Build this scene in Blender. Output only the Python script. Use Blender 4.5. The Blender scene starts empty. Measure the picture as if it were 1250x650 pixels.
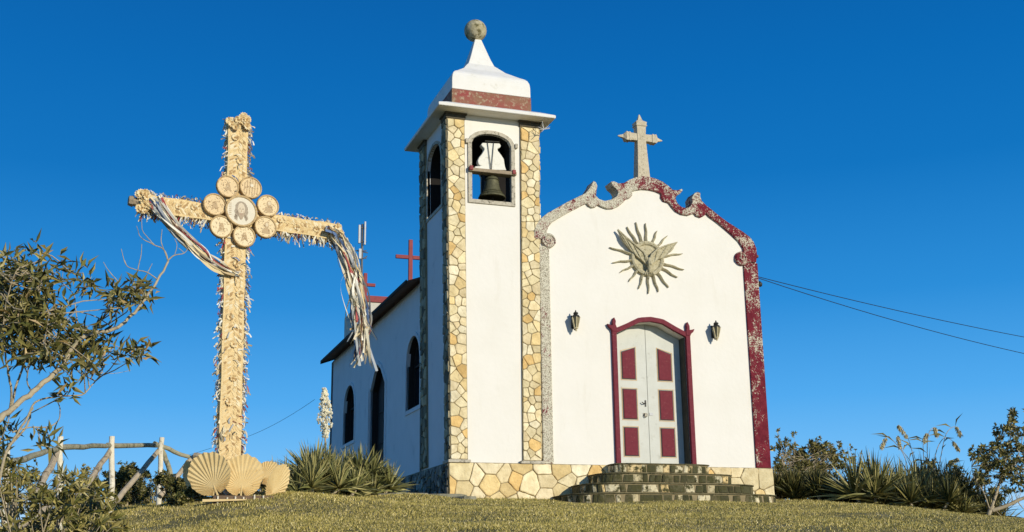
import bpy, bmesh, math, random
import numpy as np
from mathutils import Vector, Matrix
random.seed(7); RNG = np.random.default_rng(7)
S = bpy.context.scene
COL = S.collection
R = math.radians
# ------------------------------------------------------------------ camera
F, YAW, PITCH, ROLL = 1446.5, .3368, .2562, -.013
CAM = Vector((-6.7067, -23.076, -2.2377))
fw = Vector((math.sin(YAW)*math.cos(PITCH), math.cos(YAW)*math.cos(PITCH), math.sin(PITCH)))
_r = Vector((math.cos(YAW), -math.sin(YAW), 0)); _u = _r.cross(fw)
CR = math.cos(ROLL)*_r + math.sin(ROLL)*_u
CU = -math.sin(ROLL)*_r + math.cos(ROLL)*_u
cd = bpy.data.cameras.new('camera'); cam = bpy.data.objects.new('camera', cd); COL.objects.link(cam)
cd.sensor_width = 36; cd.lens = F/1250*36; cd.clip_end = 5000; cd.clip_start = .1
M = Matrix((CR, CU, -fw)).transposed().to_4x4(); M.translation = CAM
cam.matrix_world = M
S.camera = cam
def ray(x, y): return fw + CR*((x-625)/F) - CU*((y-325)/F)
def atY(x, y, Y):
    d = ray(x, y); return CAM + d*((Y-CAM.y)/d.y)
def atX(x, y, X):
    d = ray(x, y); return CAM + d*((X-CAM.x)/d.x)
# ------------------------------------------------------------------ world, sun
SUN_AZ, SUN_EL = 25, 16
w = bpy.data.worlds.new('World'); S.world = w; w.use_nodes = True
nt = w.node_tree; bg = nt.nodes['Background']
sky = nt.nodes.new('ShaderNodeTexSky'); sky.sky_type = 'NISHITA'; sky.sun_disc = False
sky.sun_elevation = R(SUN_EL); sky.sun_rotation = R(180-SUN_AZ)
sky.altitude = 1200; sky.air_density = 1.0; sky.dust_density = .25; sky.ozone_density = 2.5
hs = nt.nodes.new('ShaderNodeHueSaturation'); hs.inputs['Saturation'].default_value = 1.0
hs.inputs['Value'].default_value = 1.0; hs.inputs['Hue'].default_value = .5
tcw = nt.nodes.new('ShaderNodeTexCoord'); sx = nt.nodes.new('ShaderNodeSeparateXYZ')
nt.links.new(tcw.outputs['Generated'], sx.inputs[0])
rpw = nt.nodes.new('ShaderNodeValToRGB'); els = rpw.color_ramp.elements
stops = [(0, (.36, .66, .96)), (.07, (.20, .55, .95)), (.14, (.08, .40, .86)), (.22, (.022, .265, .69)), (.32, (.0035, .172, .53)), (.40, (.0012, .142, .47)), (.50, (.001, .105, .38)), (.75, (.001, .07, .28)), (1, (.001, .05, .22))]
els[0].position = 0; els[0].color = (*stops[0][1], 1); els[1].position = 1; els[1].color = (*stops[-1][1], 1)
for p_, c_ in stops[1:-1]: e_ = els.new(p_); e_.color = (*c_, 1)
nt.links.new(sx.outputs['Z'], rpw.inputs[0])
scl = nt.nodes.new('ShaderNodeMixRGB'); scl.blend_type = 'MULTIPLY'; scl.inputs[0].default_value = 1; scl.inputs[2].default_value = (10.2, 10.2, 10.2, 1)
nt.links.new(rpw.outputs[0], scl.inputs[1])
mxs = nt.nodes.new('ShaderNodeMixRGB'); mxs.inputs[0].default_value = .975
nt.links.new(sky.outputs[0], mxs.inputs[1]); nt.links.new(scl.outputs[0], mxs.inputs[2]); nt.links.new(mxs.outputs[0], hs.inputs['Color'])
# low clouds just above the horizon
cn = nt.nodes.new('ShaderNodeTexNoise'); cn.inputs['Scale'].default_value = 14; cn.inputs['Detail'].default_value = 6
mp = nt.nodes.new('ShaderNodeMapping'); mp.inputs['Scale'].default_value = (1, 1, 4)
nt.links.new(tcw.outputs['Generated'], mp.inputs[0]); nt.links.new(mp.outputs[0], cn.inputs[0])
mr = nt.nodes.new('ShaderNodeMapRange'); mr.inputs[1].default_value = .075; mr.inputs[2].default_value = .035
mr.inputs[3].default_value = 0; mr.inputs[4].default_value = 1
nt.links.new(sx.outputs['Z'], mr.inputs[0])
cr_ = nt.nodes.new('ShaderNodeValToRGB'); cr_.color_ramp.elements[0].position = .42; cr_.color_ramp.elements[1].position = .58
nt.links.new(cn.outputs['Fac'], cr_.inputs[0])
mu = nt.nodes.new('ShaderNodeMath'); mu.operation = 'MULTIPLY'
nt.links.new(mr.outputs[0], mu.inputs[0]); nt.links.new(cr_.outputs[0], mu.inputs[1])
mxw = nt.nodes.new('ShaderNodeMixRGB'); mxw.inputs[2].default_value = (8, 8.6, 9, 1)
nt.links.new(mu.outputs[0], mxw.inputs[0]); nt.links.new(hs.outputs[0], mxw.inputs[1])
nt.links.new(mxw.outputs[0], bg.inputs[0]); bg.inputs[1].default_value = .1
sl = bpy.data.lights.new('sun', 'SUN'); sl.energy = 3.8; sl.angle = R(.53); sl.color = (1, .93, .78)
so = bpy.data.objects.new('sun', sl); COL.objects.link(so)
sd = Vector((math.sin(R(SUN_AZ))*math.cos(R(SUN_EL)), -math.cos(R(SUN_AZ))*math.cos(R(SUN_EL)), math.sin(R(SUN_EL))))
so.rotation_euler = sd.to_track_quat('Z', 'Y').to_euler()
S.view_settings.view_transform = 'Standard'; S.view_settings.look = 'None'
S.view_settings.exposure = 0; S.view_settings.gamma = 1
# ------------------------------------------------------------------ materials
def col(c): return (c[0], c[1], c[2], 1)
def mat(name, c1, c2=None, scale=4, rough=.85, bump=.2, bscale=40, attr=False, contrast=.5, spec=.3, c3=None, s3=1.2, t3=(.55, .7), metal=0, stretch=(1, 1, 1)):
    m = bpy.data.materials.new(name); m.use_nodes = True; n = m.node_tree.nodes; L = m.node_tree.links
    b = n['Principled BSDF']; b.inputs['Roughness'].default_value = rough; b.inputs['Specular IOR Level'].default_value = spec
    b.inputs['Metallic'].default_value = metal
    tc = n.new('ShaderNodeTexCoord')
    nz = n.new('ShaderNodeTexNoise'); nz.inputs['Scale'].default_value = scale; nz.inputs['Detail'].default_value = 6
    L.new(tc.outputs['Object'], nz.inputs[0])
    rp = n.new('ShaderNodeValToRGB'); rp.color_ramp.elements[0].position = .5-contrast/2; rp.color_ramp.elements[1].position = .5+contrast/2
    rp.color_ramp.elements[0].color = col(c1); rp.color_ramp.elements[1].color = col(c2 or c1)
    L.new(nz.outputs['Fac'], rp.inputs[0]); out = rp.outputs[0]
    if attr:
        at = n.new('ShaderNodeAttribute'); at.attribute_name = 'Col'
        mx = n.new('ShaderNodeMixRGB'); mx.blend_type = 'MULTIPLY'; mx.inputs[0].default_value = 1
        L.new(at.outputs[0], mx.inputs[1]); L.new(out, mx.inputs[2]); out = mx.outputs[0]
    if c3:
        n3 = n.new('ShaderNodeTexNoise'); n3.inputs['Scale'].default_value = s3; n3.inputs['Detail'].default_value = 9; n3.inputs['Roughness'].default_value = .65
        mpp = n.new('ShaderNodeMapping'); mpp.inputs['Scale'].default_value = stretch; L.new(tc.outputs['Object'], mpp.inputs[0]); L.new(mpp.outputs[0], n3.inputs[0])
        r3 = n.new('ShaderNodeMapRange'); r3.inputs[1].default_value = t3[0]; r3.inputs[2].default_value = t3[1]
        L.new(n3.outputs['Fac'], r3.inputs[0])
        mx = n.new('ShaderNodeMixRGB'); mx.inputs[2].default_value = col(c3)
        L.new(r3.outputs[0], mx.inputs[0]); L.new(out, mx.inputs[1]); out = mx.outputs[0]
    L.new(out, b.inputs['Base Color'])
    if bump:
        nb = n.new('ShaderNodeTexNoise'); nb.inputs['Scale'].default_value = bscale; nb.inputs['Detail'].default_value = 8
        L.new(tc.outputs['Object'], nb.inputs[0])
        bp = n.new('ShaderNodeBump'); bp.inputs['Strength'].default_value = bump; bp.inputs['Distance'].default_value = .02
        L.new(nb.outputs['Fac'], bp.inputs['Height']); L.new(bp.outputs[0], b.inputs['Normal'])
    return m
def wornred(name, lo, hi):
    """dark red lime paint flaking off grey render; the share of red grows along X from lo to hi"""
    m = bpy.data.materials.new(name); m.use_nodes = True; n = m.node_tree.nodes; L = m.node_tree.links
    b = n['Principled BSDF']; b.inputs['Roughness'].default_value = .9; b.inputs['Specular IOR Level'].default_value = .2
    tc = n.new('ShaderNodeTexCoord'); s = n.new('ShaderNodeSeparateXYZ'); L.new(tc.outputs['Object'], s.inputs[0])
    gx = n.new('ShaderNodeMapRange'); gx.inputs[1].default_value = -2.3; gx.inputs[2].default_value = 2.4
    gx.inputs[3].default_value = lo; gx.inputs[4].default_value = hi; L.new(s.outputs[0], gx.inputs[0])
    def noise(sc, d=4, r=.6):
        k = n.new('ShaderNodeTexNoise'); k.inputs['Scale'].default_value = sc; k.inputs['Detail'].default_value = d; k.inputs['Roughness'].default_value = r
        L.new(tc.outputs['Object'], k.inputs[0]); return k.outputs['Fac']
    def math_(op, a, b_):
        k = n.new('ShaderNodeMath'); k.operation = op
        for i, v in enumerate((a, b_)):
            if isinstance(v, (int, float)): k.inputs[i].default_value = v
            else: L.new(v, k.inputs[i])
        return k.outputs[0]
    big = noise(1.3, 3); fine = noise(28, 6, .8)
    mid_ = noise(5.5, 5, .7); v = math_('ADD', math_('ADD', math_('MULTIPLY', big, .9), math_('MULTIPLY', mid_, 1.0)), math_('ADD', math_('MULTIPLY', fine, 1.7), gx.outputs[0]))
    r1 = n.new('ShaderNodeMapRange'); r1.inputs[1].default_value = 1.79; r1.inputs[2].default_value = 1.85; L.new(v, r1.inputs[0])
    # the grey beneath, peppered with lichen
    r2 = n.new('ShaderNodeValToRGB'); e = r2.color_ramp.elements; e[0].position = .40; e[0].color = (.19, .15, .09, 1); e[1].position = .52; e[1].color = (.70, .65, .50, 1)
    L.new(noise(55, 3, .75), r2.inputs[0])
    r4 = n.new('ShaderNodeValToRGB'); e = r4.color_ramp.elements; e[0].position = .3; e[0].color = (.12, .010, .02, 1); e[1].position = .7; e[1].color = (.22, .026, .038, 1)
    L.new(noise(9, 4), r4.inputs[0])
    mx = n.new('ShaderNodeMixRGB'); L.new(r1.outputs[0], mx.inputs[0]); L.new(r2.outputs[0], mx.inputs[1]); L.new(r4.outputs[0], mx.inputs[2])
    L.new(mx.outputs[0], b.inputs['Base Color'])
    bp = n.new('ShaderNodeBump'); bp.inputs['Strength'].default_value = .5; bp.inputs['Distance'].default_value = .02
    L.new(fine, bp.inputs['Height']); L.new(bp.outputs[0], b.inputs['Normal'])
    return m
MW = mat('limewash', (.87, .83, .74), (.82, .78, .68), 1.2, .9, .22, 9, c3=(.70, .65, .52), s3=3.5, t3=(.58, 1.05), stretch=(1, 1, .22))
MWT = mat('limewash_roof', (.86, .83, .76), (.80, .77, .68), 3, .9, .25, 50, c3=(.62, .58, .45), s3=5, t3=(.58, .8))
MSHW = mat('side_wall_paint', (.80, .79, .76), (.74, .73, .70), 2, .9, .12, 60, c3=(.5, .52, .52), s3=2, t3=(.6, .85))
MDARK = mat('interior_shade', (.012, .01, .009), (.02, .017, .014), 3, .95, .2)  # near-black colour holds the interior shade of belfry and doorway
MMORT = mat('mortar', (.24, .19, .10), (.34, .27, .15), 12, .95, .5, 60)
MSTONE = mat('rubble_stone', (.80, .74, .62), (1.12, 1.08, 1.0), 7, .88, 1, 16, attr=True, contrast=.45, c3=(.40, .30, .16), s3=13, t3=(.58, .82))
MSIDEST = mat('rubble_stone_shaded', (.5, .5, .5), (.75, .75, .72), 9, .9, .6, 24, attr=True, contrast=.5, c3=(.05, .05, .04), s3=4, t3=(.45, .65))  # darker copy of the rubble stone, shade of the left side painted in
MTRIMG = mat('grey_stone_trim', (.62, .56, .44), (.45, .4, .3), 14, .9, .4, 40, c3=(.1, .09, .06), s3=16, t3=(.52, .66))
MRED = mat('maroon_paint', (.15, .015, .028), (.20, .026, .038), 12, .75, .3, 50, c3=(.45, .25, .2), s3=34, t3=(.62, .74))
MREDW = wornred('flaking_maroon', -.13, .10)
MREDP = wornred('flaking_maroon_pilaster', -.20, .19)
MBAND = mat('weathered_red_band', (.30, .07, .06), (.26, .16, .09), 5, .9, .4, 40, c3=(.45, .38, .25), s3=14, t3=(.52, .7))
MDOOR = mat('grey_white_door_paint', (.66, .66, .58), (.59, .59, .51), 5, .6, .2, 30, c3=(.42, .41, .33), s3=7, t3=(.58, .8))
MYEL = mat('ochre_line', (.72, .45, .18), (.6, .35, .12), 20, .7, .1)
MCONC = mat('lichen_concrete', (.55, .49, .33), (.34, .29, .15), 7, .95, 1, 14, c3=(.14, .12, .05), s3=9, t3=(.5, .62))
MSUNB = mat('mossy_relief', (.62, .56, .38), (.46, .40, .24), 12, .95, .9, 40, c3=(.2, .17, .08), s3=18, t3=(.52, .68))
MCROSS = mat('pale_worn_stone', (.66, .58, .42), (.52, .44, .3), 14, .95, .6, 40, c3=(.2, .15, .09), s3=20, t3=(.55, .72))
MBELL = mat('bronze_patina', (.09, .085, .045), (.16, .15, .08), 8, .6, .3, 30, metal=.4, c3=(.04, .04, .025), s3=9)
MYOKE = mat('yoke_white', (.88, .85, .74), (.8, .76, .64), 14, .9, .3, c3=(.45, .38, .28), s3=14, t3=(.6, .75))
MWOOD = mat('old_wood', (.42, .33, .22), (.26, .2, .13), 14, .9, .5, 40)
MBLK = mat('black_iron', (.02, .02, .018), (.05, .045, .03), 20, .5, .2)
MGLASSL = mat('lantern_pane', (.30, .26, .15), (.2, .17, .09), 30, .3, .1)
MBRASS = mat('aged_brass', (.72, .62, .38), (.5, .42, .24), 20, .5, .2)
MPANE = mat('dark_glass', (.012, .012, .014), (.02, .02, .024), 4, .12, 0, spec=.5)
MFRAME = mat('window_wood', (.035, .025, .02), (.02, .016, .012), 8, .7, .2)
MTILE = mat('clay_tile', (.22, .10, .055), (.12, .07, .045), 6, .9, .5, 20)
MEAVE = mat('dark_eave_wood', (.035, .028, .022), (.06, .045, .03), 8, .9, .3)
MREDM = mat('red_painted_iron', (.30, .045, .045), (.22, .03, .03), 10, .6, .1)
MREARW = mat('rear_wall_cream', (.66, .62, .52), (.56, .52, .42), 4, .9, .2)
MANT = mat('antenna_white', (.62, .62, .6), (.5, .5, .48), 8, .5, .05)
MMAST = mat('mast_steel', (.16, .17, .17), (.1, .1, .1), 8, .5, .1)
MSTEP = mat('mossy_step_stone', (.75, .75, .72), (1.1, 1.1, 1.05), 14, .9, 1, 22, attr=True, contrast=.5, c3=(.07, .065, .022), s3=8, t3=(.46, .58))
MTREAD = mat('step_tread', (.10, .09, .04), (.20, .17, .09), 9, .95, .6, 40, c3=(.05, .05, .02), s3=9, t3=(.5, .62))
MSTRAW = mat('straw_weave', (.88, .68, .36), (.74, .53, .24), 24, .85, .7, 60, c3=(.3, .17, .06), s3=26, t3=(.6, .72))
MSTRAW2 = mat('straw_flake', (.8, .8, .8), (1, 1, 1), 20, .85, .2, 60, attr=True)
MRIB = mat('ribbon_cloth', (.9, .9, .9), (1, 1, 1), 10, .6, .1, 60, attr=True)
MPALM = mat('dried_palm_leaf', (.78, .60, .30), (.66, .47, .2), 5, .75, .3, 60, c3=(.45, .28, .1), s3=10, t3=(.6, .78))
MBARK = mat('pale_bark', (.52, .43, .28), (.36, .29, .18), 10, .9, .5, 50, c3=(.1, .08, .05), s3=12, t3=(.55, .7))
MLEAF = mat('leaf', (.75, .75, .75), (1.1, 1.1, 1.1), 6, .5, 0, attr=True, spec=.4)
MLOGW = mat('weathered_white_post', (.84, .78, .62), (.7, .62, .46), 10, .9, .4, 30, c3=(.28, .22, .14), s3=12, t3=(.55, .72))
MLOGG = mat('mossy_rail_wood', (.30, .28, .17), (.44, .40, .27), 9, .9, .4, 30, c3=(.09, .09, .045), s3=7, t3=(.5, .65))
MLOGB = mat('brown_brace_wood', (.56, .46, .32), (.4, .32, .21), 9, .9, .4, 30, c3=(.15, .11, .07), s3=7, t3=(.55, .68))
MCABLE = mat('cable_black', (.015, .02, .03), (.02, .02, .03), 5, .6, 0)
MFLOW = mat('cream_petals', (.9, .86, .68), (.8, .72, .5), 20, .7, .1)
MBLADE = mat('grass_blade', (.85, .85, .85), (1.1, 1.1, 1.1), 3, .6, 0, attr=True, spec=.2)
MGRASS = mat('grass_ground', (.11, .10, .03), (.22, .19, .07), 1.4, .95, .9, 30, c3=(.42, .34, .17), s3=1.6, t3=(.5, .68))
MSLAB = mat('slab_stone', (.36, .33, .24), (.22, .21, .14), 5, .95, .6, 24, c3=(.1, .1, .06), s3=4, t3=(.5, .65))
MBOARD = mat('edging_board', (.20, .13, .08), (.12, .08, .05), 8, .9, .4, 30)
MSKIN = mat('portrait_paint', (1, 1, 1), (.9, .9, .9), 30, .8, .1, attr=True)
# ------------------------------------------------------------------ mesh helpers
class MB:
    def __init__(s): s.v = []; s.f = []; s.c = []
    def add(s, vs, fs, c=None):
        o = len(s.v); s.v += [tuple(p) for p in vs]; s.f += [tuple(i+o for i in f) for f in fs]; s.c += [c or (1, 1, 1)]*len(fs)
    def box(s, a, b, c=None, rot=None, piv=None):
        x0, y0, z0 = a; x1, y1, z1 = b
        vs = [Vector(p) for p in ((x0,y0,z0),(x1,y0,z0),(x1,y1,z0),(x0,y1,z0),(x0,y0,z1),(x1,y0,z1),(x1,y1,z1),(x0,y1,z1))]
        if rot: vs = [rot @ (p-piv)+piv for p in vs]
        s.add(vs, [(0,3,2,1),(4,5,6,7),(0,1,5,4),(1,2,6,5),(2,3,7,6),(3,0,4,7)], c)
    def prism(s, pts, off, c=None, bevel=0):
        n = len(pts); pts = [Vector(p) for p in pts]; off = Vector(off)
        s.add(pts+[p+off for p in pts], [tuple(range(n)), tuple(range(2*n-1, n-1, -1))]+[(i, i+n, (i+1)%n+n, (i+1)%n) for i in range(n)], c)
    def tube(s, pts, rad, n=8, c=None, cap=True):
        pts = [Vector(p) for p in pts]; k = len(pts)
        if not isinstance(rad, (list, tuple)): rad = [rad]*k
        vs = []; ref = None
        for i, p in enumerate(pts):
            t = (pts[min(i+1, k-1)]-pts[max(i-1, 0)]).normalized()
            if ref is None: ref = t.orthogonal().normalized()
            a = (ref-t*ref.dot(t)).normalized(); ref = a; b = t.cross(a)
            for j in range(n):
                q = 2*math.pi*j/n; vs.append(p+(a*math.cos(q)+b*math.sin(q))*rad[i])
        fs = [(i*n+j, i*n+(j+1)%n, (i+1)*n+(j+1)%n, (i+1)*n+j) for i in range(k-1) for j in range(n)]
        if cap: fs += [tuple(range(n-1, -1, -1)), tuple((k-1)*n+j for j in range(n))]
        s.add(vs, fs, c)
    def lathe(s, prof, cen, n=24, c=None, axis='z'):
        vs = []; cen = Vector(cen)
        for r, h in prof:
            for j in range(n):
                q = 2*math.pi*j/n
                p = Vector((r*math.cos(q), r*math.sin(q), h)) if axis == 'z' else Vector((r*math.cos(q), h, r*math.sin(q)))
                vs.append(cen+p)
        k = len(prof)
        fs = [(i*n+j, i*n+(j+1)%n, (i+1)*n+(j+1)%n, (i+1)*n+j) for i in range(k-1) for j in range(n)]
        fs += [tuple(range(n-1, -1, -1)), tuple((k-1)*n+j for j in range(n))]
        s.add(vs, fs, c)
    def build(s, name, m, parent=None, smooth=False, fn=None, bevel=0):
        vs = [fn(p) for p in s.v] if fn else s.v
        me = bpy.data.meshes.new(name)
        inv = None
        o = bpy.data.objects.new(name, me); COL.objects.link(o)
        if parent:
            o.parent = parent
            g = Vector(parent.location); pp = parent.parent
            while pp: g += pp.location; pp = pp.parent
            vs = [(p[0]-g.x, p[1]-g.y, p[2]-g.z) for p in vs]
        me.from_pydata([tuple(p) for p in vs], [], s.f); me.materials.append(m)
        ca = me.color_attributes.new('Col', 'FLOAT_COLOR', 'CORNER')
        arr = np.ones((len(me.loops), 4), dtype=np.float32)
        cnt = [len(f) for f in s.f]
        arr[:, :3] = np.repeat(np.array(s.c, dtype=np.float32).reshape(-1, 3), cnt, axis=0)
        ca.data.foreach_set('color', arr.ravel())
        if smooth: me.polygons.foreach_set('use_smooth', [True]*len(me.polygons))
        bm = bmesh.new(); bm.from_mesh(me)
        if name not in NORECALC: bmesh.ops.recalc_face_normals(bm, faces=bm.faces)
        bm.to_mesh(me); bm.free()
        if bevel:
            md = o.modifiers.new('bevel', 'BEVEL'); md.width = bevel; md.segments = 2; md.limit_method = 'ANGLE'; md.angle_limit = R(35)
        return o
NORECALC = {'foliage', 'grass', 'leaves'}
def root(name, label, cat, loc=(0, 0, 0), group=None):
    o = bpy.data.objects.new(name, None); COL.objects.link(o); o.location = loc
    tag(o, label, cat, group); return o
def tag(o, label=None, cat=None, group=None, kind=None):
    if label: o['label'] = label
    if cat: o['category'] = cat
    if group: o['group'] = group
    if kind: o['kind'] = kind
    return o
def wall(mb, org, U, N, us, zs, th, top=None, openings=(), nseg=14, zb=0, c=None):
    """wall slab in the plane org+U*u, thickness along N; openings = (u0,u1,z0,archfn)"""
    org, U, N = Vector(org), Vector(U), Vector(N); Z = Vector((0, 0, 1))
    top = top or (lambda u: zs[1])
    P = lambda u, z, d: org+U*u+Z*z+N*d
    brk = set(us)
    for a, b, z0, fn in openings:
        brk |= {a+(b-a)*i/nseg for i in range(nseg+1)}
    brk |= {us[0]+(us[1]-us[0])*i/60 for i in range(61)} if top(us[0]) != top((us[0]*.37+us[1]*.63)) else set()
    bs = sorted(brk); bs2 = [bs[0]]
    for b in bs[1:]:
        if b-bs2[-1] > 1e-5: bs2.append(b)
    for a, b in zip(bs2, bs2[1:]):
        m = (a+b)/2; op = None
        for o_ in openings:
            if o_[0] < m < o_[1]: op = o_
        segs = []
        if op is None: segs = [((zs[0], zs[0]), (top(a), top(b)))]
        else:
            if op[2] > zs[0]+1e-4: segs.append(((zs[0], zs[0]), (op[2], op[2])))
            segs.append(((op[3](a), op[3](b)), (top(a), top(b))))
        for (l0, l1), (h0, h1) in segs:
            mb.add([P(a, l0, 0), P(b, l1, 0), P(b, h1, 0), P(a, h0, 0), P(a, l0, th), P(b, l1, th), P(b, h1, th), P(a, h0, th)],
                   [(0,1,2,3), (7,6,5,4), (3,2,6,7), (1,0,4,5)], c)
    for u in us:
        mb.add([P(u, zs[0], 0), P(u, top(u), 0), P(u, top(u), th), P(u, zs[0], th)], [(0,1,2,3)], c)
    for a, b, z0, fn in openings:
        for u in (a, b): mb.add([P(u, z0, 0), P(u, fn(u), 0), P(u, fn(u), th), P(u, z0, th)], [(0,1,2,3)], c)
def archfn(a, b, zs, zt):
    """elliptic arch springing at zs, crown at zt"""
    return lambda u: zs+(zt-zs)*math.sqrt(max(0, 1-((u-(a+b)/2)/((b-a)/2))**2))
def lerpfn(pts):
    xs = [p[0] for p in pts]; zs = [p[1] for p in pts]
    return lambda u: float(np.interp(u, xs, zs))
def arch_band(mb, org, U, N, a, b, z0, fn, wd, d0, d1, n=16, sill=False, c=None):
    """frame of width wd just outside an opening, from depth d0 to d1 along N"""
    org, U, N = Vector(org), Vector(U), Vector(N); Z = Vector((0, 0, 1))
    P = lambda u, z, d: org+U*u+Z*z+N*d
    inn = [(a, z0)]+[(a+(b-a)*i/n, fn(a+(b-a)*i/n)) for i in range(n+1)]+[(b, z0)]
    cu = (a+b)/2; out = []
    for i, (u, z) in enumerate(inn):
        p0 = inn[max(i-1, 0)]; p1 = inn[min(i+1, len(inn)-1)]
        if i in (0,): nx, nz = -1, 0
        elif i == len(inn)-1: nx, nz = 1, 0
        elif i == 1 or i == len(inn)-2:
            nx, nz = (-1 if u < cu else 1), 1 if fn(cu)-fn(a) < .25*(b-a) else .35
        else:
            tx, tz = p1[0]-p0[0], p1[1]-p0[1]; l = math.hypot(tx, tz) or 1; nx, nz = -tz/l, tx/l
        out.append((u+nx*wd, z+nz*wd))
    if sill: out[0] = (out[0][0], z0-wd); out[-1] = (out[-1][0], z0-wd)
    for i in range(len(inn)-1):
        q = [inn[i], inn[i+1], out[i+1], out[i]]
        vs = [P(u, z, d0) for u, z in q]+[P(u, z, d1) for u, z in q]
        mb.add(vs, [(0,1,2,3), (7,6,5,4), (0,4,5,1), (2,6,7,3)]+([(0,3,7,4)] if i == 0 else [])+([(1,5,6,2)] if i == len(inn)-2 else []), c)
    if sill:
        q = [inn[0], inn[-1], out[-1], out[0]]
        vs = [P(u, z, d0) for u, z in q]+[P(u, z, d1) for u, z in q]
        mb.add(vs, [(0,1,2,3), (7,6,5,4), (0,4,5,1), (2,6,7,3)], c)
def clip(poly, p, nrm):
    out = []
    for i in range(len(poly)):
        a, b = poly[i], poly[(i+1) % len(poly)]
        da = (a[0]-p[0])*nrm[0]+(a[1]-p[1])*nrm[1]; db = (b[0]-p[0])*nrm[0]+(b[1]-p[1])*nrm[1]
        if da <= 0: out.append(a)
        if (da < 0 < db) or (db < 0 < da):
            t = da/(da-db); out.append((a[0]+(b[0]-a[0])*t, a[1]+(b[1]-a[1])*t))
    return out
CREAMS = [(.84, .72, .46), (.88, .78, .54), (.80, .70, .48), (.90, .83, .62), (.78, .66, .42), (.86, .72, .42), (.80, .56, .24), (.84, .66, .34), (.82, .72, .46), (.88, .78, .52), (.9, .8, .56), (.76, .66, .42)]
def stones(mb, mm, org, U, N, u0, u1, z0, z1, size, gap=.016, depth=.03, seed=1, pal=CREAMS, zf=None, asp=1.0, jit=.42):
    """rubble facing: irregular stones (Voronoi cells) standing proud of the mortar sheet mm along -N"""
    rnd = random.Random(seed); org, U, N = Vector(org), Vector(U), Vector(N); Z = Vector((0, 0, 1))
    P = lambda u, z, d: org+U*u+Z*z-N*d
    keep = []; area = (u1-u0)*(z1-z0); nc = int(area/size**2*16)+30
    for t_ in range(nc):
        rad = size*(.62+.55*rnd.random()*(1-t_/nc)); q = (rnd.uniform(u0, u1), rnd.uniform(z0, z1), rad)
        if all(math.hypot(q[0]-k[0], (q[1]-k[1])/asp) > (rad+k[2])*.36 for k in keep): keep.append(q)
    seeds = keep
    if mm is not None: mm.add([P(u0, z0, .001), P(u1, z0, .001), P(u1, z1, .001), P(u0, z1, .001)], [(0, 1, 2, 3)])
    for s in seeds:
        poly = [(u0, z0), (u1, z0), (u1, z1), (u0, z1)]
        for q in seeds:
            if q is s or abs(q[0]-s[0]) > size*3 or abs(q[1]-s[1]) > size*3*max(asp, 1): continue
            dd_ = math.hypot(q[0]-s[0], q[1]-s[1]); tt_ = .5+(s[2]**2-q[2]**2)*.10/(dd_*dd_); tt_ = min(max(tt_, .2), .8)
            poly = clip(poly, (s[0]+(q[0]-s[0])*tt_, s[1]+(q[1]-s[1])*tt_), (q[0]-s[0], q[1]-s[1]))
            if len(poly) < 3: break
        if len(poly) < 3: continue
        g = gap*rnd.uniform(.6, 1.3); base = poly
        for i in range(len(base)):       # inset
            a, b = base[i], base[(i+1) % len(base)]; ex, ez = b[0]-a[0], b[1]-a[1]; l = math.hypot(ex, ez)
            if l < 1e-6: continue
            nx, nz_ = ez/l, -ex/l
            poly = clip(poly, (a[0]-nx*g/2, a[1]-nz_*g/2), (nx, nz_))
            if len(poly) < 3: break
        if len(poly) < 3: continue
        # round the corners and roughen the edges
        rp = []
        for i in range(len(poly)):
            a, b, c_ = poly[i-1], poly[i], poly[(i+1) % len(poly)]
            la = math.hypot(a[0]-b[0], a[1]-b[1]); lc = math.hypot(c_[0]-b[0], c_[1]-b[1])
            ta = min(.3, .016/max(la, 1e-3)); tc_ = min(.3, .016/max(lc, 1e-3))
            rp.append((b[0]+(a[0]-b[0])*ta, b[1]+(a[1]-b[1])*ta)); rp.append((b[0]+(c_[0]-b[0])*tc_, b[1]+(c_[1]-b[1])*tc_))
        fin = []
        for i in range(len(rp)):
            a, b = rp[i], rp[(i+1) % len(rp)]; l = math.hypot(a[0]-b[0], a[1]-b[1]); k = max(1, int(l/.06))
            for t in range(k):
                e = .006 if t else 0
                fin.append((a[0]+(b[0]-a[0])*t/k+rnd.uniform(-e, e), a[1]+(b[1]-a[1])*t/k+rnd.uniform(-e, e)))
        cx_ = sum(p[0] for p in fin)/len(fin); cz_ = sum(p[1] for p in fin)/len(fin)
        d = depth*rnd.uniform(.6, 1.15); tu, tz = rnd.uniform(-.07, .07), rnd.uniform(-.07, .07); n = len(fin)
        vs = [P(u, z, 0) for u, z in fin]
        vs += [P(cx_+(u-cx_)*.99, cz_+(z-cz_)*.99, d*.7+tu*(u-cx_)+tz*(z-cz_)) for u, z in fin]
        vs += [P(cx_+(u-cx_)*.9, cz_+(z-cz_)*.9, d+tu*(u-cx_)+tz*(z-cz_)) for u, z in fin]
        fs = [(i, (i+1) % n, n+(i+1) % n, n+i) for i in range(n)]+[(n+i, n+(i+1) % n, 2*n+(i+1) % n, 2*n+i) for i in range(n)]+[tuple(range(2*n, 3*n))]
        cc = rnd.choice(pal); v = rnd.uniform(.85, 1.12); mb.add(vs, fs, tuple(x*v for x in cc))
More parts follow.
